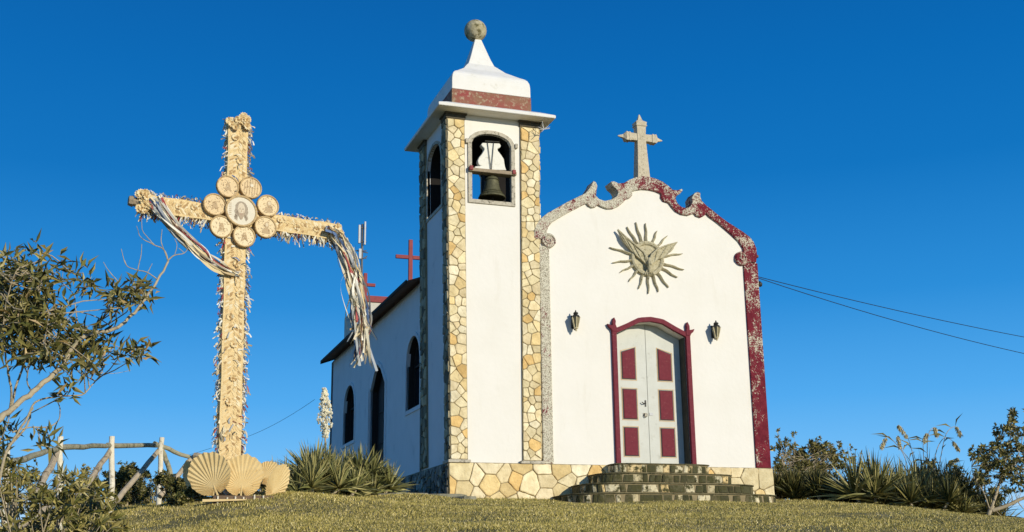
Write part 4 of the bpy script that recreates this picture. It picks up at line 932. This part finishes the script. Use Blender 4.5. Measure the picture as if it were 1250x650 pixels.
def yucca(name, x, y, L_, n, label, pal=YUC, seed=1, w_=.05, group=None, el=(5, 88), nr=3, spread=.35, dz=0, stemh=.25):
    rr = random.Random(seed); g_ = H(x, y)+dz; rt_ = root(name, label, 'yucca' if name == 'yucca' else 'plant', (x, y, g_), group); m_ = MB(); s_ = MB()
    for i in range(nr):
        c = Vector((x+rr.uniform(-spread, spread), y+rr.uniform(-spread, spread), g_+rr.uniform(.05, stemh)))
        sword(m_, c, n, L_, w_, pal, rr, el); s_.tube([(x, y, g_-.1), (x*.4+c.x*.6, y*.4+c.y*.6, g_+.02), c], .03, 6)
    m_.build('foliage', MLEAF, rt_); s_.build('stem', MBARK, rt_); return rt_
def bushy(name, label, cat, x, y, h, r, ncl, ll, lw, pal, seed, trunk=.03, group=None, z0=None, shape=1.0, nleaf=9, gaps=.0, bot=.15, thin=1):
    rr = random.Random(seed); g_ = H(x, y) if z0 is None else z0; rt_ = root(name, label, cat, (x, y, g_), group); T = MB(); m_ = MB(); b0 = Vector((x, y, g_-.1))
    mains = []
    for i in range(5):
        a = rr.uniform(0, 6.28); e = Vector((x+math.cos(a)*r*.45, y+math.sin(a)*r*.45, g_+h*rr.uniform(.5, .8))); mdp = b0.lerp(e, .5)+rnddir(rr)*r*.12
        T.tube(spl([b0, mdp, e], 4), [trunk*(1-.08*q) for q in range(9)], 6); mains.append((mdp, e))
    subs = []
    for i in range(12):
        a = rr.uniform(0, 6.28); q = rr.uniform(.2, 1); subs.append(Vector((x+math.cos(a)*r*q, y+math.sin(a)*r*q, g_+h*rr.uniform(.35, 1)-h*.25*q*q)))
    for i in range(ncl):
        s_ = rr.choice(subs); c = s_+rnddir(rr)*r*rr.uniform(.05, .38)
        if c.z < g_+bot*h: c.z = g_+bot*h+rr.uniform(0, .1)
        m0, m1 = rr.choice(mains); q = m0.lerp(m1, rr.random())
        if rr.random() < .5*thin: T.tube([q, q.lerp(c, .55)+rnddir(rr)*.05, c], [trunk*.35, trunk*.25, trunk*.12], 4, cap=False)
        cluster(m_, c, (c-Vector((x, y, g_+h*.4))).normalized(), nleaf, ll, lw, pal, rr)
    m_.build('foliage', MLEAF, rt_); T.build('trunk', MBARK, rt_); return rt_
# yuccas in front of the nave
YC = [(400, 585, -1.0, .82, 95, .055), (432, 592, -.6, .70, 80, .05), (368, 590, -1.5, .62, 70, .045), (388, 598, -2.0, .55, 60, .045), (345, 588, -.9, .62, 55, .045), (455, 600, -.9, .55, 55, .045), (418, 602, -1.9, .45, 55, .04), (470, 604, -.9, .36, 45, .035), (352, 604, -2.2, .36, 45, .035)]
YL = ['largest spiky yucca clump under the cream flower spike', 'tall yucca against the nave door, right of the flower spike', 'grey green yucca left of the flower spike, between it and the palm fan', 'low yucca in the front of the clump below the flower spike', 'upright narrow yucca just right of the cross foot, behind the palm fan', 'yucca before the nave wall on the right shoulder of the clump', 'short yucca at the grass edge in front of the tall nave door yucca', 'rightmost and smallest yucca beside the shaded stone base', 'small dark yucca touching the edgewise palm fan']
for i, ((x, y, Y, L_, n, w_), lb) in enumerate(zip(YC, YL)):
    p = atY(x, y, Y); yucca('yucca', p.x, Y, L_, int(n*1.25), lb, seed=100+i, w_=w_*1.1, group='yuccas before the nave', el=(-5, 86), nr=4 if i < 6 else 3, spread=.38, stemh=.35 if i < 3 else .18)
# flower spike
pt_, pb_ = atY(396, 474, -1.0), atY(398, 586, -1.0); FS = root('yucca_flower_spike', 'tall cream yucca flower spike standing before the nave corner', 'flower', (pb_.x, -1.0, H(pb_.x, -1)))
m_ = MB(); m_.tube([(pb_.x, -1, H(pb_.x, -1)), pb_.lerp(pt_, .4), pt_], [.022, .018, .006], 6); m_.build('stalk', MBARK, FS)
m_ = MB(); rr = random.Random(9)
for i in range(330):
    t = rr.uniform(.46, 1); hw = .135*math.sin(min(1, (t-.42)/.25)*1.57)*(1-max(0, t-.72)/.28*.75); c = pb_.lerp(pt_, t)+Vector((rr.gauss(0, 1), rr.gauss(0, 1), 0)).normalized()*hw*rr.uniform(.2, 1.05); q = rr.uniform(.018, .032)
    m_.add([c+Vector(v)*q for v in ((1, 0, 0), (0, 1, 0), (-1, 0, 0), (0, -1, 0), (0, 0, 1.1), (0, 0, -1.3))], [(0, 1, 4), (1, 2, 4), (2, 3, 4), (3, 0, 4), (1, 0, 5), (2, 1, 5), (3, 2, 5), (0, 3, 5)])
m_.build('petals', MFLOW, FS)
# shrubs behind the fence
SH = [(152, 580, 2.0, .62, .42, 60, 'round topped dark shrub behind the fence, between the two right posts'), (158, 586, .8, .65, .40, 60, 'dark bush low behind the slanting brace near the right fence post'), (112, 578, 3.0, .85, .5, 60, 'leafy shrub behind the fence between its middle posts'), (178, 592, 1.5, .5, .4, 40, 'low scrub behind the fence beside the rightmost white post'), (52, 590, 0, .9, .6, 60, 'scrub behind the left part of the fence'), (214, 596, -2.6, .5, .38, 50, 'dark small bush between the fence end and the shaded palm fan'), (228, 606, -4.0, .30, .25, 40, 'tiny dark plant on the grass at the left palm fan')]
for i, (x, y, Y, h, r, n, lb) in enumerate(SH):
    p = atY(x, y, Y); bushy('shrub', lb, 'shrub', p.x, Y, h, r, n*4, .075, .03, DKOL, 200+i, .02, 'shrubs behind the fence', z0=min(H(p.x, Y), p.z-h*.6), nleaf=10)
# tall round crowned shrub behind the brace (small tree)
p = atY(158, 600, 3.0); bushy('small_tree', 'umbrella shaped small tree seen between the two right fence posts', 'tree', p.x, 3.0, atY(158, 566, 3).z-H(p.x, 3), .42, 200, .07, .035, DKOL, 231, .03, bot=.75, nleaf=12)
p = atY(113, 600, 3.6); bushy('small_tree', 'slender small tree seen just left of the middle fence post', 'tree', p.x, 3.6, atY(113, 560, 3.6).z-H(p.x, 3.6), .35, 110, .07, .035, OLIVE, 232, .03, bot=.6, nleaf=10)
# reeds behind fence
rr = random.Random(77); m_ = MB(); rp = atY(180, 598, 1.2)
for i in range(160):
    x = rp.x+rr.uniform(-1.8, .9); y = 1.2+rr.uniform(-.4, .6); sword(m_, Vector((x, y, H(x, y))), 1, rr.uniform(.4, .75), .02, OLIVE, rr, (60, 88))
tag(m_.build('foliage', MLEAF), 'thin reeds and tall grass growing behind the log fence', 'grass', kind='stuff').name = 'reeds'
for i, (x, y, Y, h, r, lb) in enumerate([(246, 590, -2.9, .34, .3, 'low dark plant directly behind the leaning palm fan'), (275, 588, -2.6, .34, .28, 'low dark plant behind the cross foot, between the two round fans'), (312, 585, -2.9, .36, .3, 'low dark plant behind the cross foot, left of the yuccas')]):
    p = atY(x, y, Y); bushy('low_plant', lb, 'plant', p.x, Y, h, r, 40, .10, .03, DKOL, 260+i, .012, 'low plants behind the palm fans', nleaf=9, bot=.05)
# foreground left tree ------------------------------------------------
TY = -14.2
LT = root('leafy_tree', 'foreground tree with long drooping leaves and bare pale branches at the left', 'tree', (atY(-60, 600, TY).x, TY, H(-9, TY)))
T = MB(); rr = random.Random(31)
def br(pts, r0, r1, dY=(0, 0), seed=0):
    n = len(pts); c_ = [atY(x, y, TY+dY[0]+(dY[1]-dY[0])*i/(n-1)) for i, (x, y) in enumerate(pts)]
    q = spl(c_, 5); r_ = random.Random(seed); q = [p+rnddir(r_)*min(.006, r0*.3) for p in q]
    T.tube(q, [r0+(r1-r0)*i/(len(q)-1) for i in range(len(q))], 7); return q
B = []
B += br([(-70, 640), (-35, 560), (-5, 517), (15, 499), (40, 479), (60, 462), (75, 448), (92, 419), (112, 407), (140, 402), (160, 386), (178, 364), (193, 342), (205, 318)], 0.0238, 0.0079, (-.75, .3))
tips = []
for pts_, r0 in [([(205, 318), (200, 305), (188, 299), (172, 290), (167, 276)], .006), ([(205, 318), (213, 312), (225, 309), (232, 300)], .006), ([(205, 318), (197, 296), (198, 280)], .005), ([(188, 299), (180, 290), (174, 282), (173, 270)], .004), ([(193, 342), (180, 333), (168, 330), (155, 325), (150, 312), (148, 304)], .005), ([(168, 330), (172, 312), (173, 298)], .004), ([(180, 333), (186, 322)], .003), ([(178, 364), (190, 366), (196, 363)], .003), ([(213, 312), (216, 300), (213, 292)], .003), ([(225, 309), (218, 303)], .003), ([(145, 345), (132, 330), (126, 320)], .004), ([(155, 325), (152, 318)], .003)]: br(pts_, r0, .002, (.6, .6), int(pts_[0][0]))
L2 = []
L2 += br([(12, 500), (14, 480), (10, 455), (6, 430), (4, 400), (10, 360), (20, 330)], 0.0092, 0.0033, (0, -.5))
L2 += br([(14, 498), (20, 470), (28, 448), (32, 425), (38, 395), (48, 360), (52, 330)], 0.0092, 0.0033, (0, .5))
L2 += br([(30, 450), (45, 440), (60, 420), (75, 400), (92, 380)], 0.0053, 0.0020, (.2, .3))
L2 += br([(40, 480), (33, 465), (38, 440), (55, 410), (60, 380)], 0.0053, 0.0020, (0, -.4))
L2 += br([(92, 380), (115, 386), (135, 398), (140, 402)], 0.0040, 0.0040, (.2, .3))
L2 += br([(60, 340), (75, 345), (90, 360), (92, 376), (96, 400)], 0.0033, 0.0040, (.2, .3))
L2 += br([(140, 402), (142, 385), (145, 365), (147, 350)], 0.0040, 0.0020, (.4, .4))
L2 += br([(75, 350), (77, 330), (76, 322)], 0.0020, 0.0013, (.2, .1)); L2 += br([(92, 360), (100, 345), (102, 334)], 0.0026, 0.0013, (.2, .3))
L2 += br([(10, 545), (25, 530), (35, 515), (42, 492), (72, 484), (100, 482), (114, 468), (124, 455), (126, 440), (120, 425)], 0.0086, 0.0026, (-.2, .3))
L2 += br([(-10, 640), (5, 560), (18, 535), (32, 512), (40, 498)], 0.0106, 0.0066, (-.2, -.2))
L2 += br([(15, 528), (35, 522), (60, 521), (72, 512), (73, 498), (69, 488)], 0.0053, 0.0033, (-.2, .2))
L2 += br([(95, 420), (130, 418), (160, 440-8), (178, 433)], 0.0033, 0.0020, (.4, .5))
L2 += br([(120, 455), (140, 456), (160, 452)], 0.0020, 0.0013, (.4, .5))
T.build('branch', MBARK, LT, smooth=True)
m_ = MB(); tw_ = MB()
def hang(x, y, n, dY, l=.125):
    c = atY(x, y, TY+dY)
    for i in range(n):
        d = (rnddir(rr)+Vector((0, 0, .1))).normalized(); v = rr.uniform(.7, 1.25); cc = rr.choice(OLIVE if rr.random() < .5 else DKOL)
        if rr.random() < .03: cc = (.42, .28, .1)
        lf(m_, c+rnddir(rr)*.06, d, rnddir(rr)+ZH*.3, l*rr.uniform(.55, 1.1), .025*rr.uniform(.8, 1.3), tuple(q*v for q in cc), droop=rr.uniform(.1, .4))
    return c
nodes = L2
spots = []
for i in range(92): spots.append((rr.uniform(-25, 62), rr.uniform(322, 400)))
for i in range(46): spots.append((rr.uniform(-25, 90), rr.uniform(370, 432)))
for i in range(24): spots.append((rr.uniform(35, 125), rr.uniform(398, 448)))
spots += [(76, 320), (74, 330), (72, 340), (102, 334), (104, 345), (107, 352), (138, 352), (146, 356), (140, 362), (150, 366), (142, 372), (147, 376), (136, 365), (152, 360), (168, 350), (172, 358), (165, 366), (180, 362), (170, 345), (8, 312), (40, 306), (28, 312), (12, 318), (50, 318), (160, 431), (170, 428), (178, 428), (165, 437), (152, 428), (120, 430), (125, 440), (112, 436), (88, 462), (80, 478), (124, 415), (140, 422), (108, 450), (60, 432), (20, 440), (5, 520), (10, 530), (2, 535), (62, 538), (50, 540)]
spots = [s for s in spots if not (14 < s[0] < 34 and 352 < s[1] < 362) and not (60 < s[0] < 130 and s[1] < 350 and s[0] not in (76, 74, 72, 102, 104, 107)) and not (75 < s[0] < 130 and s[1] < 395 and s[0]+(s[1]-370) < 108 and s[1] > 352)]
for x, y in spots:
    dY = rr.uniform(-.5, .6); c = hang(x, y, rr.randint(10, 15), dY)
    q = min(nodes, key=lambda p: (p-c).length+rr.uniform(0, .05)); tw_.tube([q, q.lerp(c, .5)+rnddir(rr)*.03, c], [.005, .004, .003], 5, cap=False)
m_.build('foliage', MLEAF, LT); tw_.build('twig', MBARK, LT)
# foreground shrub bottom left
SY = -12.4; rr = random.Random(41); sp_ = atY(40, 700, SY); FSR = root('leafy_shrub', 'leafy foreground shrub spreading over the grass in the lower left corner', 'shrub', (sp_.x, SY, H(sp_.x, SY)))
m_ = MB(); tw_ = MB(); base = Vector((sp_.x, SY, H(sp_.x, SY)-.05))
tp = lerpfn([(-40, 500), (0, 535), (20, 552), (45, 578), (70, 572), (85, 560), (100, 575), (125, 585), (140, 600), (150, 622), (160, 650)])
for i in range(330):
    x = rr.uniform(-40, 152); t0 = tp(x)+6; y = t0+(rr.random()**.8)*(700-t0); dY = rr.uniform(-.55, .55); c = atY(x, y, SY+dY)
    if 20 < x < 62 and y < 600 and rr.random() < .55: continue
    n = rr.randint(7, 11); d0 = (c-base).normalized()
    for j in range(n):
        d = (d0*.5+rnddir(rr)).normalized(); v = rr.uniform(.75, 1.3); cc = rr.choice(OLIVE); lf(m_, c, d, rnddir(rr)+ZH*.3, rr.uniform(.07, .125), rr.uniform(.02, .032), tuple(q*v for q in cc), droop=rr.uniform(0, .35))
    if rr.random() < .35: tw_.tube([base+Vector((rr.uniform(-.3, .5), rr.uniform(-.2, .2), 0)), base.lerp(c, .6)+rnddir(rr)*.08, c], [.010, .007, .003], 5, cap=False)
m_.build('foliage', MLEAF, FSR); tw_.build('branch', MBARK, FSR)
# right side -----------------------------------------------------------
def right_spot(x, y, Y): p = atY(x, y, Y); return p.x, Y, p.z
RT = [('tree', 'thin leafed tree rising right behind the red pilaster corner', 968, 532, 4.0, 1.0, 90, OLIVE, .085), ('tree', 'round headed leafy bush next to the tree by the pilaster corner', 990, 545, 5.0, .55, 60, DKOL, .085), ('shrub', 'sparse shrub with thin twigs standing above the hedge, right of centre', 1030, 556, 6.0, .8, 55, OLIVE, .06), ('shrub', 'low dense bush touching the chapel corner on the right', 948, 565, 2.5, .5, 60, DKOL, .06), ('shrub', 'fine twigged pale shrub behind the yucca row, near its middle', 1050, 565, 7.0, .7, 45, OLIVE, .05)]
for i, (nm, lb, x, y, Y, r, n, pal, ll) in enumerate(RT):
    p = atY(x, y, Y); g_ = H(p.x, Y); bushy(nm, lb, nm, p.x, Y, p.z-g_, r*1.3, int(n*6), ll*1.2, ll*.55, pal, 300+i, .025, z0=g_, nleaf=10, bot=.12)
hed = [(948, 604, 1.5), (966, 603, 1.2), (984, 604, 1.0), (1003, 607, .8), (1022, 608, .7), (1042, 610, .6)]
HL = ['first spiky bush of the low row, touching the chapel base on the right', 'second spiky bush of the low row right of the chapel base', 'third spiky bush of the low row right of the chapel', 'fourth spiky bush of the low row right of the chapel', 'fifth spiky bush of the low row, left of the big yucca', 'sixth spiky bush of the low row, tucked against the big yucca']
for i, ((x, y, Y), lb) in enumerate(zip(hed, HL)):
    p = atY(x, y, Y); yucca('yucca', p.x, Y, .66, 90, lb, pal=DKOL, seed=400+i, w_=.045, group='low spiky row right of the chapel', nr=4, spread=.35, dz=min(0, p.z-H(p.x, Y)), el=(25, 88), stemh=.3)
big = [(1072, 606, -.5, .95, 85, YUC, .055, 'big yucca with long pale blades right of the low spiky row'), (1098, 606, .2, .95, 80, YUC, .05, 'yucca in the middle of the right hand thicket, behind the pale bladed one'), (1125, 600, .6, 1.1, 85, DKOL, .04, 'tall dark yucca below the plumed grass'), (1150, 606, .2, 1.0, 85, DKOL, .04, 'dark strappy plant under the nodding grass plumes'), (1172, 616, -.3, .9, 85, DKOL, .04, 'dark strappy plant left of the pale branched tree'), (1192, 624, -.7, .7, 70, OLIVE, .035, 'olive tufted plant at the foot of the pale branched tree'), (1128, 618, -1.0, .62, 65, DKOL, .035, 'low shaded tuft at the grass edge under the thicket'), (1160, 626, -1.2, .55, 55, OLIVE, .035, 'low tuft on the shaded slope right of the thicket')]
for i, (x, y, Y, L_, n, pal, w_, lb) in enumerate(big):
    p = atY(x, y, Y); yucca('yucca', p.x, Y, L_*1.12, int(n*1.2), lb, pal=pal, seed=500+i, w_=w_*1.25, group='right hand thicket', nr=6 if i else 4, spread=.45, el=(0, 88), stemh=.7 if i > 1 and i < 5 else .35)
for i, (x, y, Y, r, lb) in enumerate([(1062, 580, 3.2, .6, 'dark bush behind the big pale bladed yucca'), (1090, 574, 2.6, .6, 'dark bush in the thicket under the left plumes'), (1118, 568, 2.2, .65, 'tall dark bush in the middle of the thicket behind the plumes'), (1145, 566, 1.8, .65, 'dark rounded bush under the nodding plumes'), (1170, 570, 1.2, .6, 'dark bush filling the thicket left of the pale branched tree'), (1190, 582, .6, .55, 'bush at the right end of the thicket, touching the pale branched tree')]):
    p = atY(x, y, Y); g_ = H(p.x, Y); bushy('shrub', lb, 'shrub', p.x, Y, p.z-g_, r, 230, .12, .04, DKOL, 600+i, .02, 'dark bushes of the thicket', z0=g_, nleaf=9, bot=.1)
for i, (x, y, h, r, lb) in enumerate([(11.7, -5.3, 1.35, .75, 'leafy bush at the foot of the slope, nearest the chapel of its row'), (13.0, -5.7, 1.5, .8, 'leafy bush in the middle of the row down the right slope'), (14.4, -6.0, 1.6, .8, 'leafy bush at the far end of the row down the right slope')]):
    bushy('shrub', lb, 'shrub', x, y, h, r, 150, .10, .045, OLIVE, 700+i, .03, 'bushes down the right slope')
# plumed grasses
def plume(name, label, spec, Y, seed):
    rr = random.Random(seed); p0 = atY(spec[0][0][0], spec[0][0][1], Y); rt_ = root(name, label, 'grass', (p0.x, Y, H(p0.x, Y)), 'plumed grasses in the thicket'); st_ = MB(); pl = MB()
    for pts_ in spec:
        c_ = [atY(x, y, Y+rr.uniform(-.2, .2)) for x, y in pts_]; q = spl(c_, 5); st_.tube(q, [.012*(1-.7*i/(len(q)-1)) for i in range(len(q))], 5)
        e = q[-5:]
        for i in range(110):
            c = rr.choice(e); lf(pl, c+rnddir(rr)*.03, Vector((rr.gauss(0, .4), rr.gauss(0, .4), -1)), ZH, .09, .025, rr.choice([(.7, .6, .32), (.8, .7, .42), (.55, .45, .2)]))
        for i in range(5):
            c = rr.choice(q[:-4]); lf(pl, c, Vector((rr.gauss(0, 1), rr.gauss(0, .5), .8)), ZH, .4, .02, rr.choice(OLIVE), droop=.5)
    pl.build('plume', MLEAF, rt_); st_.build('stalk', MBARK, rt_)
plume('plumed_grass', 'plumed grass leaning left with two pale seed heads above the thicket', [[(1118, 600), (1115, 560), (1108, 535), (1097, 520)], [(1112, 600), (1105, 560), (1092, 540), (1082, 534), (1076, 545)], [(1118, 590), (1112, 565), (1100, 548), (1096, 533)]], .5, 1)
plume('plumed_grass', 'upright plumed grass with a seed head at the centre of the thicket', [[(1135, 600), (1132, 560), (1133, 532), (1140, 522), (1143, 530)], [(1132, 600), (1128, 565), (1127, 540), (1131, 530)]], .4, 2)
plume('plumed_grass', 'plumed grass nodding right towards the pale branched tree', [[(1138, 600), (1142, 555), (1152, 535), (1162, 538), (1170, 548)], [(1140, 600), (1148, 560), (1155, 530), (1166, 521), (1172, 530)], [(1145, 600), (1155, 570), (1168, 560)]], .3, 3)
rr = random.Random(91)
for i, (x, y, Y, n, L_, lb) in enumerate([(1132, 602, .2, 260, 1.5, 'tall thin bladed grass clump at the foot of the upright plumes'), (1112, 602, .4, 140, 1.2, 'thin bladed grass clump under the left leaning plumes'), (1160, 606, .1, 150, 1.2, 'thin bladed grass clump under the right nodding plumes')]):
    p = atY(x, y, Y); g_ = H(p.x, Y); rt_ = root('tall_grass', lb, 'grass clump', (p.x, Y, g_), 'tall grass clumps in the thicket'); m_ = MB()
    for j in range(n): sword(m_, Vector((p.x+rr.gauss(0, .22), Y+rr.gauss(0, .15), g_)), 1, L_, .034, [(.45, .40, .14), (.32, .30, .08), (.58, .50, .22), (.2, .2, .05)], rr, (66, 89), droop=.35, curl=1.5)
    m_.build('foliage', MLEAF, rt_)
# right tree with pale branches
RY = -1.5; RTt = root('pale_branched_tree', 'small tree with pale forked branches at the right edge of the hill', 'tree', (atY(1206, 640, RY).x, RY, H(atY(1206, 640, RY).x, RY)))
T = MB(); rr = random.Random(61); nodes = []
def rb(pts_, r0, r1, d=(0, 0)):
    c_ = [atY(x, y, RY+d[0]+(d[1]-d[0])*i/(len(pts_)-1)) for i, (x, y) in enumerate(pts_)]; q = spl(c_, 5); T.tube(q, [r0+(r1-r0)*i/(len(q)-1) for i in range(len(q))], 7); nodes.extend(q)
rb([(1205, 655), (1205, 640), (1208, 625), (1212, 618)], .05, .045); rb([(1208, 626), (1216, 604), (1221, 588), (1232, 573), (1250, 558), (1275, 540)], .035, .02, (0, .4)); rb([(1210, 624), (1228, 618), (1250, 608), (1280, 600)], .045, .03, (0, -.4))
rb([(1221, 588), (1228, 560), (1234, 530), (1236, 502)], .018, .006); rb([(1208, 622), (1200, 600), (1190, 586), (1186, 570)], .018, .006); rb([(1232, 573), (1222, 552), (1216, 540), (1208, 548)], .012, .004); rb([(1240, 566), (1246, 545), (1250, 525)], .012, .005)
rb([(1212, 620), (1225, 632), (1240, 636)], .01, .004); rb([(1207, 630), (1214, 645), (1220, 652)], .01, .004); rb([(1242, 612), (1248, 620), (1256, 626)], .012, .006)
T.build('branch', MBARK, RTt, smooth=True); m_ = MB(); tw_ = MB()
cl = []
def fill(x0, x1, y0, y1, n):
    for i in range(n): cl.append((rr.uniform(x0, x1), rr.uniform(y0, y1)))
fill(1229, 1241, 498, 520, 14); fill(1214, 1252, 520, 545, 44); fill(1196, 1256, 545, 575, 84); fill(1190, 1225, 560, 590, 34); fill(1225, 1258, 575, 600, 40); fill(1186, 1200, 545, 560, 8); fill(1208, 1220, 538, 552, 9); fill(1250, 1290, 500, 600, 40)
for x, y in cl:
    c = atY(x, y, RY+rr.uniform(-.4, .4)); cluster(m_, c, ZH, 10, .11, .05, OLIVE if rr.random() < .6 else DKOL, rr, .0)
    q = min(nodes, key=lambda p: (p-c).length); tw_.tube([q, q.lerp(c, .5)+rnddir(rr)*.04, c], [.006, .005, .003], 5, cap=False)
m_.build('foliage', MLEAF, RTt); tw_.build('twig', MBARK, RTt)
# ------------------------------------------------------------------ slabs by the tower corner
rr = random.Random(3)
def slab(x0, y0, z, pts_, lb, th=.07):
    m_ = MB(); m_.prism([(x0+a, y0+b, z) for a, b in pts_], (0, 0, -th)); o = m_.build('stone_slab', MSLAB, bevel=.015); tag(o, lb, 'stone slab')
p = atY(535, 606, -.8); slab(p.x, -.8, H(p.x, -.8)+.10, [(-.55, .1), (-.2, -.35), (.35, -.4), (.55, -.1), (.5, .55), (-.3, .6)], 'raised flat stone slab at the foot of the tower corner', .14)
p = atY(493, 609, -1.3); slab(p.x, -1.3, H(p.x, -1.3)+.035, [(-.5, 0), (-.2, -.3), (.4, -.25), (.5, .2), (0, .5), (-.4, .4)], 'pale flat slab sunk in the grass left of the tower corner')
p = atY(560, 614, -1.9); slab(p.x, -1.9, H(p.x, -1.9)+.03, [(-.4, .3), (.0, -.35), (.25, -.3), (.1, .35)], 'small grey sunken slab in the grass before the tower')
# ------------------------------------------------------------------ grass
def grass(n, seed):
    rg = np.random.default_rng(seed)
    # area seen by the camera, denser close by
    Y = rg.uniform(-11, 1.5, n); az = rg.uniform(-.12, .80, n); X = CAM.x+(Y-CAM.y)*np.tan(az)
    ok = ~((X > 0) & (X < 7.4) & (Y > -.05)) & ~((np.abs((X-4.57)/2.5) < 1) & (Y > -1.6)) ; X, Y = X[ok], Y[ok]; n = len(X)
    bare = np.sin(X*1.1+1.3*np.sin(Y*.9+.5))*np.sin(Y*1.9+.6*np.sin(X*1.7))+.5*np.sin(X*5.3+Y*2)*np.sin(Y*7.1-X*1.2); kp = (bare < .62) | (rg.random(n) < .25); X, Y = X[kp], Y[kp]; n = len(X)
    Zg = np.array([H(x, y) for x, y in zip(X, Y)])
    a = rg.uniform(0, 6.283, n); l = rg.uniform(.010, .030, n)*(1+.8*(rg.random(n) < .06)); w_ = rg.uniform(.004, .008, n)
    pat = np.sin(X*2.1+np.sin(Y*1.7)*1.5)*np.sin(Y*2.6+X*.8); l *= 1+.35*pat; l *= np.where(Y > -.5, 1.7, 1)
    le = rg.uniform(.2, .9, n); b = rg.uniform(0, 6.283, n)
    dx, dy = np.cos(a)*w_, np.sin(a)*w_; tx, ty = np.cos(b)*l*le, np.sin(b)*l*le
    V = np.empty((n, 3, 3), dtype=np.float32)
    V[:, 0] = np.stack([X-dx, Y-dy, Zg-.004], 1); V[:, 1] = np.stack([X+dx, Y+dy, Zg-.004], 1); V[:, 2] = np.stack([X+tx, Y+ty, Zg+l], 1)
    pal = np.array([(.42, .34, .085), (.56, .45, .14), (.28, .24, .05), (.72, .58, .22), (.14, .12, .025), (.82, .68, .34)]); pi = rg.choice(6, n, p=[.26, .24, .2, .14, .1, .06])
    C = pal[pi]*rg.uniform(.6, 1.4, (n, 1))*(1+.12*pat[:, None])
    me = bpy.data.meshes.new('grass'); me.vertices.add(3*n); me.vertices.foreach_set('co', V.ravel()); me.loops.add(3*n); me.loops.foreach_set('vertex_index', np.arange(3*n, dtype=np.int32))
    me.polygons.add(n); me.polygons.foreach_set('loop_start', np.arange(0, 3*n, 3, dtype=np.int32)); me.update(calc_edges=True)
    ca = me.color_attributes.new('Col', 'FLOAT_COLOR', 'CORNER'); arr = np.ones((3*n, 4), dtype=np.float32); arr[:, :3] = np.repeat(C, 3, axis=0); ca.data.foreach_set('color', arr.ravel())
    me.materials.append(MBLADE); o = bpy.data.objects.new('grass', me); COL.objects.link(o); tag(o, 'short dry olive grass covering the hilltop', 'grass', kind='stuff')
grass(480000, 5)
